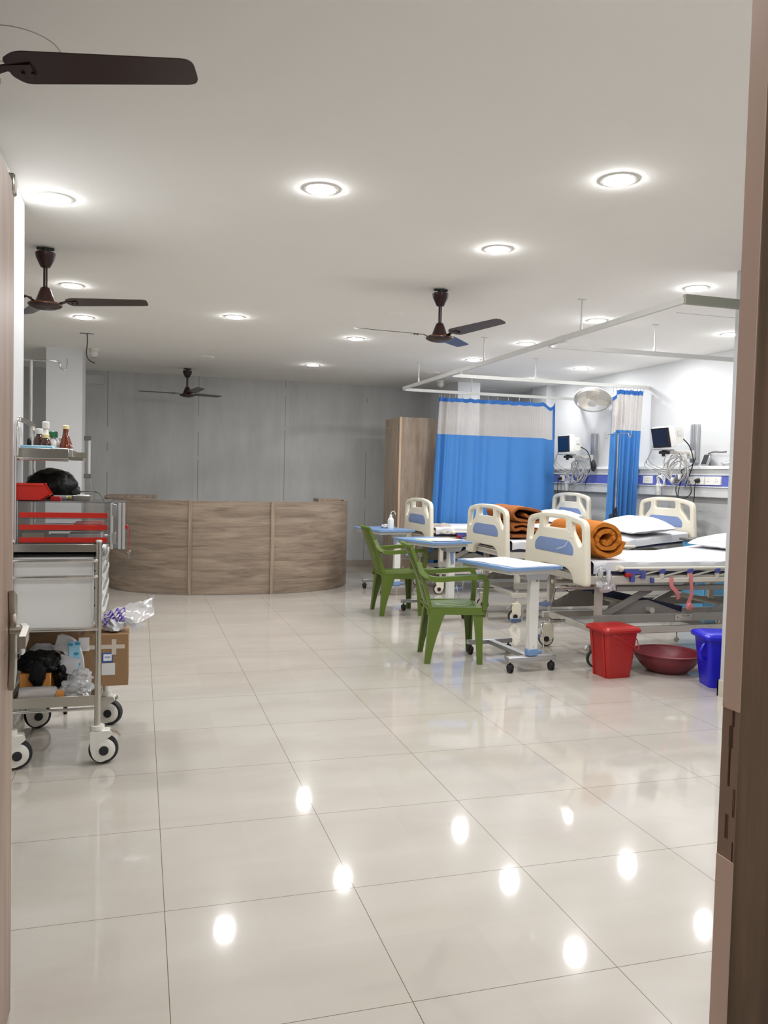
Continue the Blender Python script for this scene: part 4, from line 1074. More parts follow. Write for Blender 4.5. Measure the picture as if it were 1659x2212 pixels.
# strap, waste bag and lead on the nearest bed
b = B(); b.beam(spline([(3.66, 2.585, .66), (3.655, 2.577, .60), (3.70, 2.575, .55), (3.72, 2.58, .50)]), .03, .006, (0, 1, 0))
b.beam(spline([(3.82, 2.585, .70), (3.822, 2.575, .62), (3.825, 2.573, .53), (3.80, 2.575, .46)]), .026, .006, (0, 1, 0)); b.blob((3.81, 2.57, .445), (.03, .02, .03), .3, 3, 2, 2)
b.solo('restraint_strap', 'pink', 'knotted pink cloth strap hanging from the nearest bed rail', 'strap', (3.75, 2.58, .66))
b = B(); b.tube(spline([(3.03, 2.58, .66), (3.03, 2.575, .72), (3.07, 2.57, .735), (3.11, 2.575, .71), (3.11, 2.58, .66)]), .006, 6); b.blob((3.06, 2.57, .70), (.018, .016, .045), .4, 4, 3, 2); b.blob((3.13, 2.575, .655), (.02, .016, .06), .4, 4, 5, 2); b.blob((3.12, 2.58, .595), (.06, .022, .035), .5, 4, 7, 3); b.blob((3.06, 2.58, .615), (.035, .018, .03), .5, 4, 8, 2)
b.solo('plastic_bag', 'film', 'knotted white plastic bag tied to the nearest bed frame behind its footboard', 'bag', (3.09, 2.58, .62))
b = B(); b.tube(spline([(2.92, 2.72, 1.1), (2.90, 2.76, 1.06), (2.90, 2.80, 1.0), (2.915, 2.74, .97), (2.905, 2.70, 1.02), (2.91, 2.78, .93), (2.915, 2.84, .87), (2.912, 2.95, .84)]), .0022, 5)
b.solo('thin_tube', 'paper', 'thin white tube looped over the nearest footboard', 'tube', (2.92, 2.72, 1.0))
# hanging tag under the nearest bed
b = B(); b.cyl((3.80, 2.69, .235), (3.80, 2.69, .195), .004, n=8); b.box(-.018, .018, -.003, .003, -.018, .018, .001, T((3.80, 2.69, .175)) @ RY(R(45)))
b.part('hanging_tag', 'bedgrey', bedA, True)
# bedside locker
lk = thing('bedside_locker', 'light blue bedside locker with grey top between the nearest two beds', 'locker', (5.2, 4.08, 0))
B().box(5.0, 5.36, 3.90, 4.27, .05, .80, .005).part('body', 'locker', lk, True)
B().box(4.98, 5.37, 3.87, 4.30, .80, .825, .005).part('top', 'locker_top', lk, True)
for z, h in ((.60, .17), (.42, .15), (.08, .32)):
    d = B().box(4.988, 5.0, 3.915, 4.255, z, z + h, .004).part('drawer' if h < .2 else 'door', 'locker', lk, True)
    B().box(4.978, 4.99, 4.03, 4.14, z + h - .035, z + h - .02, .003).part('handle', 'white', d, True)
b = B(); b.box(5.01, 5.35, 3.91, 4.26, .0, .05); b.part('plinth', 'locker_top', lk, True)

# ================================================================== OVERBED TABLES
def make_table(label, loc, rz):
    t = thing('overbed_table', label, 'table', loc, rz, 'blue-edged overbed tables')
    M4 = T((-.09, .20, 0)) @ RZ(R(8))
    tp = fillet([(-.235, -.33), (.235, -.33), (.235, .33), (-.235, .33)], [.03] * 4, 4)
    b = B(); b.prism(tp, .02, M4 @ T((0, 0, .732))); top = b.part('tabletop', 'tblue', t)
    b = B(); b.box(-.20, .20, -.29, .29, .70, .732, .004, M4); b.part('under_frame', 'offwhite', t)
    tr = fillet([(-.10, .70), (.10, .70), (.075, .655), (-.075, .655)], .01, 3)
    b = B(); b.prism(tr, .10, frame((0, -.05, 0), (1, 0, 0), (0, 0, 1), (0, 1, 0)).copy() @ T((0, 0, 0))); b.part('bracket', 'alu', t)
    b = B(); b.box(-.036, .036, -.026, .026, .16, .66, .004); b.part('post', 'white', t)
    b = B(); b.cyl((.012, -.027, .645), (.012, -.030, .645), .006, n=10); b.cyl((0, -.027, .18), (0, -.029, .18), .003, n=8); b.part('post_bolt', 'ink', t)
    b = B(); b.box(-.04, .04, -.03, .03, .115, .165, .006); b.part('collar', 'tblue', t)
    b = B(); b.box(.035, .085, -.014, .014, .125, .15, .006); b.part('foot_lever', 'tblue', t)
    b = B(); b.tube(smooth_path([(.085, 0, .14), (.10, 0, .15), (.095, .0, .25), (.085, .02, .32), (.10, .03, .325)], .02), .005, 8); b.part('release_rod', 'chrome', t)
    b = B(); b.box(-.19, .19, -.028, .028, .078, .112, .004); b.part('near_bar', 'alu', t)
    b = B(); b.box(-.19, .19, .595, .64, .078, .112, .004); b.part('far_bar', 'alu', t)
    b = B(); b.beam([(0, .028, .095), (0, .595, .095)], .05, .03); b.part('link_bar', 'alu', t)
    for x in (-.165, .165):
        for y in (0, .618):
            b = B(); b.cyl((x - .014, y, .026), (x - .004, y, .026), .026, n=16); b.cyl((x + .004, y, .026), (x + .014, y, .026), .026, n=16)
            b.lathe([(.026, 0), (.028, .012), (.02, .03), (.008, .034)], 14, T((x, y, .03))); b.cyl((x, y, .05), (x, y, .08), .007, n=10)
            b.part('caster', 'black', t)
    return t
def add_lever(t, rot):
    b = B(); M4 = T((-.01, -.03, .64)) @ RY(rot)
    b.beam([M4 @ Vector((0, 0, .03)), M4 @ Vector((0, -.006, -.07)), M4 @ Vector((0, -.014, -.10))], [.03, .024, .02], .014, (0, 1, 0)); b.cyl(M4 @ Vector((0, -.01, .01)), M4 @ Vector((0, .01, .01)), .016, n=14)
    b.part('lever', 'pblue', t)
tA = make_table('overbed table nearest the doorway, covered by a white sheet, between front chair and red bin', (2.565, 2.635, 0), R(4))
tB = copy_thing(tA, 'overbed table with a yellow folder at the foot of the middle bed', (2.75, 4.70, 0), R(10))
tC = copy_thing(tA, 'furthest overbed table, with the small white squeeze bottle on it', (2.72, 6.30, 0), R(4))
add_lever(tB, R(-5)); add_lever(tC, R(30))
def on_table(t, M4): return Matrix.LocRotScale(t.location, t.rotation_euler, None) @ T((-.09, .20, .752)) @ RZ(R(8)) @ M4
M4 = on_table(tA, RZ(R(3)))
b = B(); b.slab(lambda u, v: M4 @ Vector(((u - .5) * .40 + .01, (v - .5) * .60, .0035 + .006 * max(0, v - .85) + .003 * noise.noise(Vector((u * 4, v * 4, 1))))), lambda u, v: M4 @ Vector(((u - .5) * .40 + .01, (v - .5) * .60, .0015 + .006 * max(0, v - .85) + .003 * noise.noise(Vector((u * 4, v * 4, 1))))), 12, 16)
b.solo('paper_sheet', 'paper', 'large white paper sheet spread on the nearest overbed table', 'paper', tuple(M4 @ Vector((0, 0, 0))))
M4 = on_table(tB, RZ(R(-6)))
b = B(); b.box(-.15, .17, -.18, .08, .0, .006, .001, M4); b.solo('paper_folder', 'yellow', 'pale yellow folder on the middle overbed table', 'folder', tuple(M4 @ Vector((0, 0, 0))))
M4 = on_table(tB, RZ(R(2)))
b = B(); b.box(-.16, .18, -.22, .05, .0065, .009, .0005, M4 @ T((.02, -.03, 0))); b.solo('paper_sheet', 'paper', 'white paper on the yellow folder of the middle overbed table', 'paper', tuple(M4 @ Vector((0, 0, .0065))))
bt = on_table(tC, Matrix.Identity(4)) @ Vector((.06, -.05, 0))
t = thing('squeeze_bottle', 'white squeeze bottle with bent nozzle on the furthest overbed table', 'bottle', tuple(bt))
B().lathe([(.001, 0), (.033, .0), (.036, .01), (.036, .095), (.03, .115), (.016, .13), (.014, .135)], 20).part('body', 'white', t)
B().lathe([(.017, .133), (.017, .152), (.007, .16), (.006, .165)], 16).part('cap', 'white', t)
B().tube(spline([(0, 0, .16), (.004, 0, .185), (.025, 0, .20), (.045, 0, .19), (.055, 0, .16)]), .004, 7).part('nozzle', 'white', t)
b = B(); b.blob((0, 0, .018), (.075, .05, .024), .5, 4, 4, 3, flat=-.016); b.solo('tissue', 'sheet', 'crumpled white tissue around the squeeze bottle', 'tissue', (bt.x - .01, bt.y + .09, bt.z), world=False)

# ================================================================== GREEN CHAIRS
def make_chair(label, loc, rz):
    t = thing('plastic_armchair', label, 'chair', loc, rz, 'green plastic armchairs')
    # seat
    def sf(u, v):
        x = -.20 + .43 * u; y = (v - .5) * (.40 + .05 * u)
        z = .405 + .012 * u - .016 * math.sin(PI * v) * math.sin(PI * min(1, u * 1.1)) - (.03 * max(0, (u - .88) / .12) ** 2)
        for c in (.3, .42, .58, .7):
            if abs(v - c) < .022 and .2 < u < .82: z -= .006
        return Vector((x, y, z))
    b = B(); b.slab(sf, lambda u, v: sf(u, v) - Vector((0, 0, .012)), 20, 36)
    for s in (-1, 1): b.beam([(-.20, s * .196, .385), (.22, s * .219, .388)], .014, .055, (0, 0, 1))
    b.beam([(.222, -.215, .372), (.228, 0, .368), (.222, .215, .372)], .014, .05, (0, 0, 1))
    b.part('seat', 'green', t, sharp=50)
    # backrest
    def bp(w, z):
        k = (z - .36) / .49
        x = -.185 - .03 * k - .125 * k ** 1.5
        hw = .195 + .012 * math.sin(PI * k) - .012 * k
        return Vector((x - .035 * (1 - w * w) * (.4 + .6 * k) + .02, hw * w, z))
    b = B()
    zs = [.36 + .485 * i / 14 for i in range(15)]
    upv = lambda: [Vector((1, 0, .22))] * 15
    for s in (-1, 1): b.beam([bp(s * .87, z) for z in zs], .07, .022, upv())
    for i in range(6):
        w = -.66 + 1.32 * i / 5; b.beam([bp(w, z) for z in zs if z > .40], .056, .012, [Vector((1, 0, .22))] * len([z for z in zs if z > .40]))
    for z0_, z1_ in ((.775, .848), (.56, .60), (.385, .43)):
        b.slab(lambda u, v: bp(u * 2 - 1, z0_ + (z1_ - z0_) * v + (.01 * (1 - (u * 2 - 1) ** 2) if z0_ > .7 else 0)) + Vector((.007, 0, 0)), lambda u, v: bp(u * 2 - 1, z0_ + (z1_ - z0_) * v + (.01 * (1 - (u * 2 - 1) ** 2) if z0_ > .7 else 0)) - Vector((.007, 0, 0)), 14, 4)
    b.beam([bp(w / 8, .85 + .01 * (1 - (w / 8) ** 2)) - Vector((.012, 0, 0)) for w in range(-8, 9)], .03, .014, (0, 0, 1))
    b.part('backrest', 'green', t, sharp=50)
    for s in (-1, 1):
        pts = smooth_path([tuple(bp(s, .735)), (-.235, s * .225, .635), (-.14, s * .245, .618), (.06, s * .25, .635), (.205, s * .245, .645), (.225, s * .235, .60), (.215, s * .222, .40)], [0, .06, .04, .04, .04, .04, 0], 6)
        n = len(pts)
        ups = []
        for i, p in enumerate(pts):
            k = i / (n - 1)
            ups.append(Vector((0, 0, 1)) if .18 < k < .68 else Vector((1, 0, .35)))
        b = B(); b.beam(pts, [.036 + .026 * math.sin(PI * i / (n - 1)) for i in range(n)], .034, ups); b.part('armrest', 'green', t, sharp=60)
    for x, y0_, tx in ((-.20, .205, -.165), (.20, .215, .195)):
        for s in (-1, 1):
            sx = 1 if x > 0 else -1
            b = B()
            n = 6; P = [Vector((x + (tx - x) * k / n, s * (y0_ + (.2 - y0_) * k / n), .40 * k / n)) for k in range(n + 1)]
            wd_ = [.042 + (.078 if x < 0 else .034) * (k / n) ** 1.5 for k in range(n + 1)]
            # L section: a broad outer web along X and a narrower one along Y
            b.loft([[p + Vector((-sx * w * (0.0) - (0 if sx > 0 else 0), 0, 0)) + Vector(d) for d in ((sx * .012, s * .012, 0), (sx * .012 - sx * w, s * .012, 0), (sx * .012 - sx * w, s * .0, 0), (sx * .0, s * .0, 0), (sx * .0, s * .012 - s * w * .8, 0), (sx * .012, s * .012 - s * w * .8, 0))] for p, w in zip(P, wd_)])
            b.part('leg', 'green', t, sharp=40)
    return t
ch = make_chair('nearer green plastic armchair, standing at the nearest overbed table', (2.15, 3.16, 0), R(-12))
copy_thing(ch, 'further green plastic armchair, in front of the wardrobe', (2.365, 5.18, 0), R(-3))

# ================================================================== BINS AND BASIN
def bin_shell(b, M4, w0, d0, w1, d1, h):
    lo = fillet([(-w0, -d0), (w0, -d0), (w0, d0), (-w0, d0)], .03, 4); hi = fillet([(-w1, -d1), (w1, -d1), (w1, d1), (-w1, d1)], .03, 4)
    b.loft([[M4 @ Vector((x, y, z)) for x, y in lo2] for lo2, z in ((lo, 0), ([(x * .5 + x2 * .5, y * .5 + y2 * .5) for (x, y), (x2, y2) in zip(lo, hi)], h / 2), (hi, h))])
def make_bin(label, loc, rz, m, pedal_ridge=True):
    t = thing('lidded_bin', label, 'bin', loc, rz, 'square lidded plastic bins')
    I = Matrix.Identity(4)
    b = B(); bin_shell(b, I, .105, .095, .14, .12, .325); 
    for s in (-1, 1):
        b.loft([[Vector((-.107 - k * .036, s * .07 - .012, z)), Vector((-.115 - k * .036, s * .07, z)), Vector((-.107 - k * .036, s * .07 + .012, z))] for z, k in ((.0, 0), (.325, 1))])
    b.part('body', m, t)
    b = B()
    o = lambda w, d: fillet([(-w, -d), (w, -d), (w, d), (-w, d)], .035, 5)
    b.loft([[(x, y, z) for x, y in o(w, d)] for w, d, z in ((.142, .122, .318), (.158, .138, .318), (.16, .14, .335), (.152, .132, .348), (.12, .10, .358), (.06, .05, .36))])
    b.part('lid', m, t)
    b = B(); b.tube(spline([(.146, -.03, .285), (.148, -.09, .26), (.13, -.135, .2), (.06, -.142, .235), (-.05, -.15, .29), (-.1, -.14, .31)]), .004, 6); b.part('handle', m, t)
    return t
rb = make_bin('red lidded bin on the floor in front of the nearest bed', (3.085, 2.43, 0), R(3), 'red')
rb.scale = (.93, .95, 1.0)
bb2 = thing('lidded_bin', 'blue lidded bin at the right, half behind the partition', 'bin', (3.66, 2.04, 0), R(-14), 'square lidded plastic bins')
b = B(); bin_shell(b, Matrix.Identity(4), .10, .09, .135, .115, .33); b.part('body', 'bluebin', bb2)
b = B(); o = lambda w, d: fillet([(-w, -d), (w, -d), (w, d), (-w, d)], .035, 5)
b.loft([[(x, y, z) for x, y in o(w, d)] for w, d, z in ((.138, .118, .324), (.155, .135, .324), (.157, .137, .342), (.148, .128, .355), (.118, .098, .365), (.05, .04, .367))]); b.part('lid', 'bluebin', bb2)
b = B(); b.tube(spline([(-.12, -.05, .30), (-.15, -.06, .26), (-.158, -.06, .22), (-.145, -.06, .19), (-.12, -.05, .185)]), .011, 8); b.part('handle', 'bluebin', bb2)
b = B(); b.lathe([(.001, 0), (.13, 0), (.14, .004), (.19, .05), (.225, .10), (.232, .128), (.245, .132), (.247, .138), (.238, .142), (.226, .134), (.218, .105), (.184, .056), (.135, .012), (.001, .01)], 48)
b.solo('wash_basin', 'maroon', 'round maroon plastic basin on the floor between the red and blue bins', 'basin', (3.565, 2.475, 0), world=False)

# ================================================================== CRASH TROLLEY (left)
X0, X1, Y0, Y1 = -.63, -.262, 1.385, 1.99
tr = thing('crash_trolley', 'steel medical trolley with white body on big casters, left foreground', 'trolley', (-.445, 1.69, 0))
for (x, y, zt) in ((X1, Y0, 1.02), (X1 + .01, Y1, 1.0), (X0, Y0, 1.02), (X0, Y1, 1.0)):
    p = B().cyl((x, y, .175), (x, y, zt), .0135, n=16).part('post', 'steel', tr, True)
    B().lathe([(.0145, 0), (.0145, .006), (.01, .01), (.001, .0105)], 16, T((x, y, zt - .002))).part('post_cap', 'white', p, True)
def big_caster(x, y, turn, brake):
    M4 = T((x, y, 0)) @ RZ(turn); r = .066
    b = B(); b.cyl(M4 @ Vector((0, 0, .158)), M4 @ Vector((0, 0, .178)), .032, n=20)
    fk = fillet([(-.032, .155), (.06, .155), (.065, .135), (.03, .11), (.055, .095), (.065, .06), (.045, .022), (.012, .01), (-.018, .03), (-.032, .075)], [.006, .012, .01, .015, .02, .03, .02, .02, .02, .02], 4)
    for s in (-1, 1): b.prism(fk, .008, M4 @ frame((0, s * .027 - .004, 0), (1, 0, 0), (0, 0, 1), (0, 1, 0)))
    b.box(-.03, .055, -.03, .03, .14, .158, .006, M4)
    c = b.part('caster', 'caster_w', tr, True)
    A = frame((0, 0, 0), (1, 0, 0), (0, 0, 1), (0, 1, 0)); wx = .028
    b = B(); b.lathe([(r - .016, -.02), (r - .004, -.018), (r, -.007), (r, .007), (r - .004, .018), (r - .016, .02)], 32, M4 @ T((wx, 0, r)) @ A); b.part('tyre', 'rubber', c, True)
    b = B(); b.lathe([(.001, -.0335), (.03, -.0335), (.05, -.024), (r - .015, -.021), (r - .015, .021), (.05, .024), (.03, .0335), (.001, .0335)], 32, M4 @ T((wx, 0, r)) @ A); b.part('wheel_disc', 'caster_w', c, True)
    for s in (-1, 1):
        b = B(); b.cyl(M4 @ Vector((wx, s * .033, r)), M4 @ Vector((wx, s * .038, r)), .021, n=24); b.tube([M4 @ Vector((wx + .013 * math.cos(a), s * .038, r + .013 * math.sin(a))) for a in [i * 2 * PI / 20 for i in range(20)]], .0018, 5, loop=True)
        b.part('hub_cap', 'rubber', c, True)
    if brake:
        b = B(); b.beam([M4 @ Vector((.045, 0, .150)), M4 @ Vector((.085, 0, .135)), M4 @ Vector((.10, 0, .118))], .034, .006); b.part('brake_pedal', 'chrome', c, True)
big_caster(X1, Y0, R(4), True); big_caster(X1 + .01, Y1, R(-20), False); big_caster(X0, Y0, R(10), False); big_caster(X0 + .02, Y1, R(14), False)
# bottom tray
b = B(); b.box(X0, X1, Y0, Y1, .274, .28); 
for (a0, a1_, c0, c1) in ((X0, X1, Y0 - .004, Y0), (X0, X1, Y1, Y1 + .004), (X0 - .004, X0, Y0, Y1), (X1, X1 + .004, Y0, Y1)): b.box(a0, a1_, c0, c1, .27, .318, .0015)
b.part('bottom_tray', 'steel', tr, True)
b = B(); b.cyl((X0, Y0, .255), (X1, Y0, .255), .007); b.cyl((X1, Y0, .255), (X1, Y1, .255), .007); b.part('tray_rail', 'chrome', tr, True)
# white body, drawers on the right face
B().box(X0 + .005, X1 - .022, Y0 + .015, Y1 - .02, .625, .95, .006).part('body', 'bright', tr, True)
for k in range(4):
    z = .645 + k * .08
    d = B().box(X1 - .022, X1 + .012, Y0 + .04, Y1 - .02, z, z + .074, .005).part('drawer', 'pblue' if False else 'panel_grey', tr, True)
    b = B(); b.beam([(X1 + .012, Y0 + .09, z + .045), (X1 + .026, Y0 + .10, z + .055), (X1 + .026, Y1 - .10, z + .055), (X1 + .012, Y1 - .09, z + .045)], .004, .022, (0, 0, 1)); b.part('drawer_pull', 'white', d, True)
b = B()
for z in (.935, .862): b.tube(smooth_path([(X0, Y0 - .016, z), (X1 - .01, Y0 - .016, z), (X1 + .002, Y0 + .01, z + .005)], .02), .0075, 10)
b.tube([(X0, Y0 - .01, .622), (X1, Y0 - .01, .622)], .0075, 10); b.tube([(X1, Y0, .622), (X1, Y1, .622)], .0075, 10)
b.part('guard_rail', 'chrome', tr, True)
b = B(); b.box(X0, X1 - .005, Y0 + .012, Y1, .952, .962, .002); b.part('gap_shade', 'black', tr, True)  # black slab paints the shade in the gap below the top tray
# steel top tray
b = B(); b.box(X0, X1 - .014, Y0, Y1, .978, .982)
for (a0, a1_, c0, c1) in ((X0, X1 - .014, Y0 - .003, Y0), (X0, X1 - .014, Y1, Y1 + .003), (X0 - .003, X0, Y0, Y1), (X1 - .017, X1 - .014, Y0, Y1)): b.box(a0, a1_, c0, c1, .974, 1.008, .001)
b.part('top_tray', 'steel', tr, True)
# uprights carrying the upper shelf
b = B(); b.cyl((X0 + .025, Y1 - .03, .98), (X0 + .025, Y1 - .03, 1.40), .011); b.cyl((X0 + .01, Y0 + .02, .98), (X0 + .01, Y0 + .02, 1.40), .011); b.part('upright', 'chrome', tr, True)
b = B(); b.box(X0 - .0, -.40, 1.46, 1.96, 1.396, 1.40)
for (a0, a1_, c0, c1) in ((X0, -.40, 1.457, 1.46), (X0, -.40, 1.96, 1.963), (X0 - .003, X0, 1.46, 1.96), (-.403, -.40, 1.46, 1.96)): b.box(a0, a1_, c0, c1, 1.392, 1.437, .001)
b.part('upper_shelf', 'steel', tr, True)
b = B(); b.cyl((X0, 1.452, 1.387), (-.40, 1.452, 1.387), .007); b.part('shelf_rail', 'chrome', tr, True)
b = B(); b.box(-.398, -.345, 1.56, 1.80, 1.388, 1.392); b.box(-.398, -.345, 1.80, 1.803, 1.388, 1.43); b.box(-.398, -.345, 1.557, 1.56, 1.386, 1.402); b.box(-.347, -.344, 1.56, 1.80, 1.386, 1.40); b.part('side_pocket', 'steel', tr, True)
b = B(); b.tube(smooth_path([(-.615, 1.42, 1.40), (-.612, 1.43, 1.565), (-.605, 1.96, 1.565), (-.605, 1.97, 1.40)], .05), .0115, 12); b.part('loop_handle', 'chrome', tr, True)

# clear medicine cabinet standing on the tray
mc = thing('medicine_cabinet', 'clear acrylic medicine box with three red drawer strips on the trolley', 'box', (-.42, 1.57, 1.008))
cx0, cx1, cy0, cy1, cz0, cz1 = -.605, -.215, 1.40, 1.80, 1.010, 1.195
for nm, a in (('side_panel', (cx0, cx1, cy0, cy0 + .004, cz0, cz1)), ('side_panel', (cx0, cx1, cy1 - .004, cy1, cz0, cz1)), ('back_panel', (cx0, cx0 + .004, cy0 + .004, cy1 - .004, cz0, cz1)), ('top_panel', (cx0, cx1, cy0, cy1, cz1, cz1 + .005)), ('bottom_panel', (cx0, cx1, cy0 + .004, cy1 - .004, cz0 - .001, cz0 + .003))):
    B().box(*a, .0008).part(nm, 'smooth_pl', mc, True)
for z in (1.138, 1.083, 1.026):
    d = B().box(cx0 + .006, cx1 - .012, cy0 - .003, cy0 - .0005, z - .012, z + .012, .001).part('drawer_strip', 'redbox', mc, True)
    b = B(); b.box(cx0 + .01, cx1 - .016, cy0 + .01, cy1 - .03, z - .018, z - .015); b.box(cx1 - .02, cx1 - .017, cy0 + .01, cy1 - .03, z - .018, z + .005); b.part('drawer_shelf', 'smooth_pl', d, True)
# swung door: shallow clear lid on the right
dr = B()
dx0, dx1 = -.21, -.150
dr.box(dx1 - .004, dx1, cy0 - .01, cy1 - .06, .985, 1.197, .001); dr.box(dx0, dx1 - .004, cy0 - .01, cy0 - .006, .985, 1.197, .001); dr.box(dx0, dx1 - .004, cy1 - .064, cy1 - .06, .985, 1.197, .001); dr.box(dx0, dx1 - .004, cy0 - .006, cy1 - .064, 1.193, 1.197, .001); dr.box(dx0, dx1 - .004, cy0 - .006, cy1 - .064, .985, .989, .001)
dd = dr.part('door', 'smooth_pl', mc, True)
b = B(); 
for x in (dx1 - .03,): b.box(x, x + .012, cy0 - .013, cy0 - .009, .985, 1.197, .001)
for x in (dx0 - .004, dx1 - .012): b.box(x, x + .012, cy0 - .014, cy0 - .0095, .985, 1.197, .001)
b.part('door_stile', 'frost', dd, True)
for z in (1.165, 1.035):
    b = B(); b.box(dx0 + .002, dx0 + .022, cy0 - .0145, cy0 - .0115, z - .026, z + .026, .001); b.part('hinge', 'alu', dd, True)
b = B(); b.box(dx1, dx1 + .012, cy0 + .02, cy0 + .05, 1.075, 1.095, .003); b.part('lock', 'red', dd, True)
t = thing('hanging_key', 'small key on a red cord hanging from the acrylic box', 'key', (-.132, 1.43, 1.08))
b = B(); b.tube(spline([(-.138, 1.43, 1.088), (-.13, 1.43, 1.07), (-.131, 1.43, 1.02), (-.132, 1.43, .975)]), .0016, 6); b.part('cord', 'cord', t, True)
b = B(); b.tube([(-.132 + .006 * math.cos(a), 1.43, .968 + .006 * math.sin(a)) for a in [i * 2 * PI / 14 for i in range(14)]], .002, 5, loop=True); b.box(-.135, -.129, 1.4285, 1.4315, .938, .963, .0008); b.part('key', 'steel', t, True)
# packets lying inside the acrylic box
def packet(label, x0, x1, y0, y1, z0, z1, m, nm='medicine_packet'):
    B().box(x0, x1, y0, y1, z0, z1, .003).solo(nm, m, label, 'packet', ((x0 + x1) / 2, (y0 + y1) / 2, z0), 'packets inside the acrylic box')
packet('crumpled white packet on the upper shelf of the acrylic box', -.56, -.38, 1.45, 1.6, 1.0685, 1.09, 'paper')
packet('red carton on the upper shelf of the acrylic box', -.375, -.25, 1.45, 1.62, 1.0685, 1.1, 'redbox')
packet('white carton on the lower shelf of the acrylic box', -.40, -.255, 1.45, 1.6, 1.0115, 1.05, 'paper')
packet('yellowish carton at the back of the lower shelf of the acrylic box', -.595, -.50, 1.45, 1.65, 1.0115, 1.055, 'yellow')
packet('pink carton on the lower shelf of the acrylic box', -.49, -.41, 1.47, 1.62, 1.0115, 1.04, 'tape')

# red parts bin, black bag, vials, white box on top of the acrylic box
zt = cz1 + .0052
t = thing('storage_bin', 'open-fronted red plastic storage bin on the acrylic box', 'bin', (-.55, 1.47, zt))
side = fillet([(-.635, 0), (-.515, 0), (-.475, .028), (-.505, .075), (-.635, .075)], .003, 2)
b = B()
for y in (1.42, 1.567): b.prism([(x, z + zt) for x, z in side], .003, frame((0, y, 0), (1, 0, 0), (0, 0, 1), (0, 1, 0)))
b.box(-.635, -.515, 1.42, 1.57, zt, zt + .003); b.box(-.635, -.632, 1.42, 1.57, zt, zt + .075); b.beam([(-.515, 1.495, zt + .0015), (-.477, 1.495, zt + .028)], .15, .003, (0, 0, 1))
b.part('body', 'redbox', t, True)
b = B(); b.box(-.638, -.503, 1.414, 1.42, zt + .068, zt + .077, .002); b.box(-.638, -.503, 1.57, 1.576, zt + .068, zt + .077, .002); b.part('rim', 'redbox', t, True)
b = B(); b.blob((-.49, 1.70, zt + .062), (.115, .095, .085), .12, 2.2, 3, 4, flat=-.061); b.blob((-.40, 1.70, zt + .03), (.035, .05, .05), .25, 3, 5, 3, flat=-.029)
b.solo('black_bag', 'bag', 'stuffed shiny black bag behind the red storage bin', 'bag', (-.49, 1.70, zt))
for k, (x, y, r, lb) in enumerate([(-.455, 1.60, 12, 'small glass vial beside the black bag, nearest the red bin'), (-.425, 1.605, -8, 'small glass vial beside the black bag, second from the red bin'), (-.395, 1.62, 15, 'small glass vial beside the black bag, furthest from the red bin')]):
    t = thing('vial', lb, 'vial', (x, y, zt), R(r), 'glass vials by the black bag')
    A = frame((0, 0, .0115), (0, 1, 0), (0, 0, 1), (1, 0, 0))
    B().lathe([(.001, -.022), (.011, -.022), (.011, .008), (.006, .014), (.006, .018)], 14, A).part('glass', 'film', t)
    B().lathe([(.0075, .017), (.0075, .024), (.001, .0245)], 14, A).part('cap', ['latch', 'label_y', 'alu'][k], t)
B().box(-.475, -.43, 1.44, 1.475, zt, zt + .02, .002).solo('red_box', 'red', 'tiny red carton in front of the black bag', 'box', (-.45, 1.457, zt))
t = thing('steel_dish', 'small steel dish with a white soap-like block on the acrylic box', 'dish', (-.345, 1.56, zt))
b = B(); b.loft([[(-.345 + x * k, 1.56 + y * k, zt + z) for x, y in fillet([(-.045, -.05), (.045, -.05), (.045, .05), (-.045, .05)], .012, 3)] for k, z in ((.9, 0), (1, .022), (.96, .022), (.87, .003))]); b.part('dish', 'steel', t, True)
B().box(-.375, -.312, 1.525, 1.59, zt + .0035, zt + .026, .006).part('block', 'white', t, True)
b = B(); b.tube(smooth_path([(-.46, 1.77, zt + .006), (-.44, 1.77, zt + .035), (-.29, 1.77, zt + .035), (-.26, 1.70, zt + .006)], .02), .004, 8); b.solo('wire_stand', 'chrome', 'bent chrome wire stand on the acrylic box', 'stand', (-.36, 1.75, zt))

# bottles on the upper shelf
zs_ = 1.40
def bottle(label, x, y, prof, m, capm, caph, capr, neck, lab=None):
    t = thing('medicine_bottle', label, 'bottle', (x, y, zs_), 0, 'medicine bottles on the trolley shelf')
    B().lathe(prof, 20).part('body', m, t)
    h = prof[-1][1]
    B().lathe([(capr, h - .004), (capr, h + caph - .003), (capr - .003, h + caph), (.001, h + caph)], 18).part('cap', capm, t)
    if lab: B().lathe([(lab[0], lab[1]), (lab[0], lab[2])], 20, cap=False).part('paper_label', lab[3], t)
std = lambda r, h: [(.001, 0), (r, 0), (r, h * .68), (r * .85, h * .8), (r * .42, h * .93), (r * .4, h)]
bottle('brown bottle with white cap at the left of the trolley shelf', -.555, 1.74, std(.027, .115), 'amber', 'white', .022, .018, 0)
bottle('tallest white-capped bottle behind the others on the trolley shelf', -.532, 1.80, std(.026, .145), 'white', 'white', .03, .017, 0)
bottle('brown bottle with gold cap in the middle of the trolley shelf', -.52, 1.69, std(.024, .095), 'amber', 'ycap', .016, .016, 0, (.0245, .02, .05, 'paper'))
bottle('white bottle with dark green cap on the trolley shelf', -.49, 1.72, std(.029, .10), 'white', 'grcap', .026, .021, 0)
bottle('small dark bottle with grey cap on the trolley shelf', -.455, 1.78, std(.022, .085), 'amber', 'panel_grey', .016, .016, 0)
bottle('tall amber syrup bottle with long neck at the right of the trolley shelf', -.432, 1.70, [(.001, 0), (.031, 0), (.032, .05), (.028, .068), (.017, .10), (.013, .125), (.012, .142)], 'amber_lt', 'ycap', .014, .015, 0, (.0325, .004, .044, 'paper'))
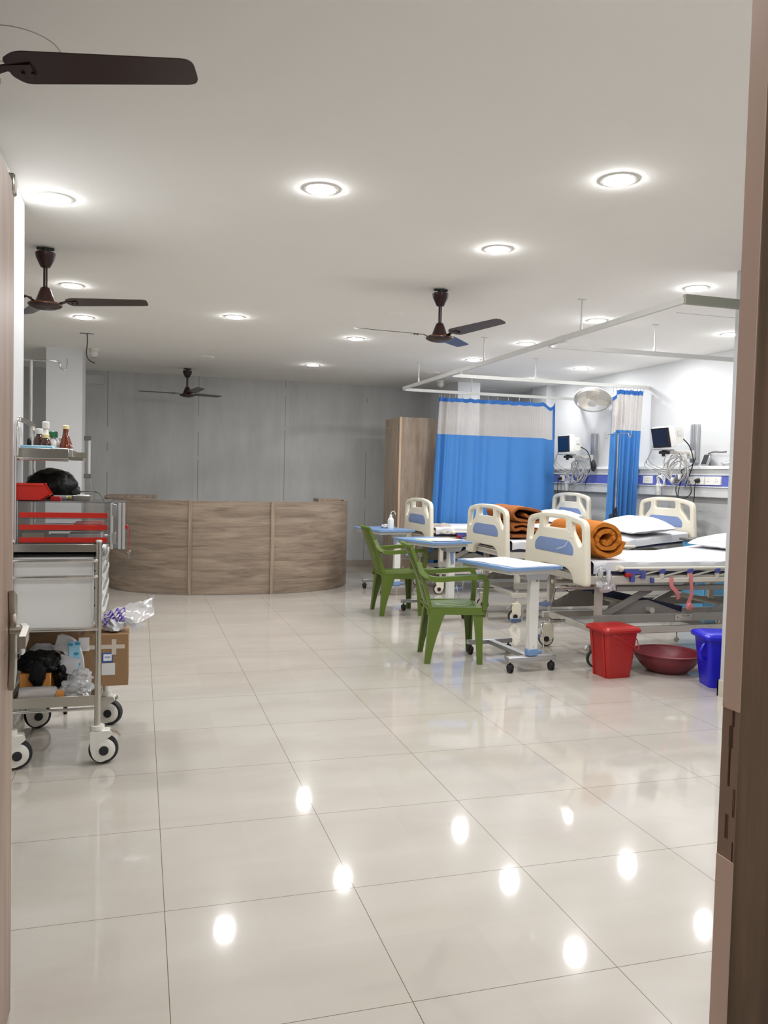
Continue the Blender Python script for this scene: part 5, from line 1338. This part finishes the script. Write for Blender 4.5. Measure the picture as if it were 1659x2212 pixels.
b = B(); b.box(-.61, -.47, 1.50, 1.60, zs_, zs_ + .05, .003); b.solo('flat_carton', 'ltblue', 'flat light blue carton at the front of the trolley shelf', 'carton', (-.54, 1.55, zs_))
b = B(); b.box(-.466, -.41, 1.52, 1.60, zs_, zs_ + .042, .003); b.solo('flat_carton', 'paper', 'small pale carton beside the light blue carton', 'carton', (-.44, 1.56, zs_))

# things on the bottom tray
zb = .281
cb = thing('cardboard_box', 'brown taped cardboard box sticking out of the trolley bottom shelf', 'box', (-.36, 1.82, zb))
B().box(-.60, -.132, 1.68, 1.96, zb, zb + .258, .003).part('carton', 'carton', cb, True)
b = B(); b.box(-.36, -.15, 1.6785, 1.68, zb + .185, zb + .205); b.box(-.212, -.19, 1.678, 1.6795, zb + .155, zb + .232, 0, None); b.box(-.29, -.262, 1.678, 1.6795, zb + .16, zb + .228); b.part('packing_tape', 'tape', cb, True)
st = B().box(-.256, -.206, 1.6782, 1.6795, zb + .118, zb + .165).part('blue_sticker', 'inkblue', cb, True)
B().box(-.2495, -.2115, 1.6776, 1.6784, zb + .126, zb + .159).part('sticker_face', 'paper', st, True)
text_b('intel', .0155, frame((-.2305, 1.6774, zb + .145), (1, 0, 0), (0, 0, 1), (0, -1, 0))).part('sticker_lettering', 'inkblue', st, True)
B().box(-.258, -.195, 1.6782, 1.6795, zb + .055, zb + .114).part('address_label', 'panel', cb, True)
B().box(-.365, -.315, 1.6782, 1.6795, zb + .178, zb + .245).part('address_label', 'paper', cb, True)
# wrapped dressings and loose plastic on top of the carton
t = thing('plastic_bag', 'clear bag with purple print and white wad on the cardboard box', 'bag', (-.19, 1.78, zb + .26))
zc = zb + .26
b = B(); b.blob((-.20, 1.76, zc + .035), (.055, .07, .04), .35, 3, 2, 3, flat=-.034); b.part('white_wad', 'sheet', t, True)
b = B()
b.grid(lambda u, v: Vector((-.27 + .26 * u, 1.74 + .05 * (v - .5) + .02 * math.sin(7 * u + 4 * v), zc + .045 + .085 * u * u + .035 * (v - .5) * 2 * (.4 + u) + .012 * noise.noise(Vector((u * 9, v * 7, 3))))), 18, 10)
b.grid(lambda u, v: Vector((-.27 + .25 * u, 1.79 + .04 * (v - .5), zc + .055 + .07 * u + .03 * (v - .5) * 2 + .014 * noise.noise(Vector((u * 8, v * 6, 9))))), 16, 8)
fl = b.part('film', 'film', t, True, sharp=180)
b = B()
for k in range(4): b.grid(lambda u, v: Vector((-.25 + .10 * u, 1.706 + .01 * v, zc + .03 + .017 * k + .009 * v * (1 + .8 * math.sin(17 * u + k)) + .035 * u + .006 * math.sin(24 * u + 2 * k))), 16, 2)
b.part('purple_print', 'purple', fl, True, sharp=180)
b = B(); b.beam(spline([(-.16, 1.73, zc + .06), (-.125, 1.72, zc + .05), (-.10, 1.71, zc + .01)]), .03, .022, (0, 1, 0)); b.part('tissue_end', 'sheet', t, True)
b = B(); b.beam([(-.12, 1.72, zc + .034), (-.052, 1.71, zc + .033)], .003, .013, (0, 0, 1)); b.part('strip', 'paper', t, True)
# orange carton, black bag, nappies, clear bottles
B().box(-.61, -.475, 1.52, 1.64, zb, zb + .115, .003).solo('orange_carton', 'orange_box', 'orange carton on the trolley bottom shelf under the black bag', 'carton', (-.54, 1.58, zb))
b = B(); b.blob((-.53, 1.575, zb + .15), (.10, .075, .06), .28, 2.4, 4, 4, flat=-.033); b.blob((-.53, 1.495, zb + .115), (.035, .022, .065), .3, 3, 6, 3); b.blob((-.437, 1.58, zb + .09), (.034, .05, .06), .3, 3, 7, 3)
b.solo('black_bag', 'bag', 'limp black bag draped over the orange carton', 'bag', (-.53, 1.575, zb + .116))
t = thing('nappy_pack', 'white nappy roll printed with blue ovals on the trolley bottom shelf', 'pack', (-.41, 1.62, zb))
b = B(); b.beam(spline([(-.455, 1.625, zb + .24), (-.40, 1.61, zb + .22), (-.372, 1.60, zb + .15), (-.375, 1.60, zb + .07), (-.42, 1.61, zb + .03)]), [.08, .075, .07, .065, .06] + [.06] * 0 if False else .07, .05, (0, 1, 0)); b.part('roll', 'sheet', t, True, sharp=60)
b = B(); b.slab(lambda u, v: Vector((-.455 + .085 * u + .02 * v, 1.568 - .004 * math.sin(PI * u), zb + .115 + .075 * v - .03 * u)), lambda u, v: Vector((-.455 + .085 * u + .02 * v, 1.576 - .004 * math.sin(PI * u), zb + .115 + .075 * v - .03 * u)), 8, 6); b.part('folded_sheet', 'sheet', t, True)
b = B(); b.box(-.40, -.352, 1.570, 1.574, zb + .11, zb + .25, .001); pp = b.part('printed_face', 'ltblue', t, True)
b = B()
for x, z in ((-.395, .235), (-.362, .238), (-.368, .19), (-.362, .14), (-.362, .10)): b.lathe([(.001, -.001), (.013, -.001), (.013, .0), (.001, .001)], 16, frame((x, 1.5695, zb + z), (1, 0, 0), (0, 0, .6), (0, -1, 0)))
b.part('blue_ovals', 'logo', pp, True)
b = B(); b.blob((-.52, 1.66, zb + .16), (.07, .03, .07), .2, 2, 9, 3); b.solo('white_wad', 'sheet', 'white padding bulging behind the limp black bag', 'padding', (-.52, 1.66, zb + .1))
t = thing('clear_bottle', 'clear plastic bottle lying in its wrapper at the front of the bottom shelf', 'bottle', (-.54, 1.445, zb))
A = frame((-.53, 1.445, zb + .036), (0, 1, 0), (0, 0, 1), (1, 0, 0))
B().lathe([(.001, -.07), (.034, -.07), (.036, -.06), (.036, .06), (.033, .085), (.02, .095), (.001, .096)], 20, A).part('body', 'film', t, True)
B().lathe([(.02, .095), (.02, .11), (.001, .111)], 16, A).part('neck', 'film', t, True)
B().box(-.56, -.52, 1.407, 1.410, zb + .012, zb + .026).part('paper_label', 'paper', t, True)
t = thing('clear_bottle', 'clear plastic bag with an orange cap at the right of the bottom shelf', 'bottle', (-.38, 1.46, zb))
b = B(); b.blob((-.36, 1.47, zb + .045), (.07, .06, .05), .35, 3, 12, 4, flat=-.044); b.blob((-.34, 1.50, zb + .09), (.05, .045, .04), .35, 3, 14, 3); b.part('film', 'film', t, True)
b = B(); b.lathe([(.018, 0), (.018, .02), (.001, .021)], 18, frame((-.425, 1.43, zb + .04), (1, 0, 0), (0, 0, 1), (0, -1, 0))); b.part('cap', 'orange_box', t, True)
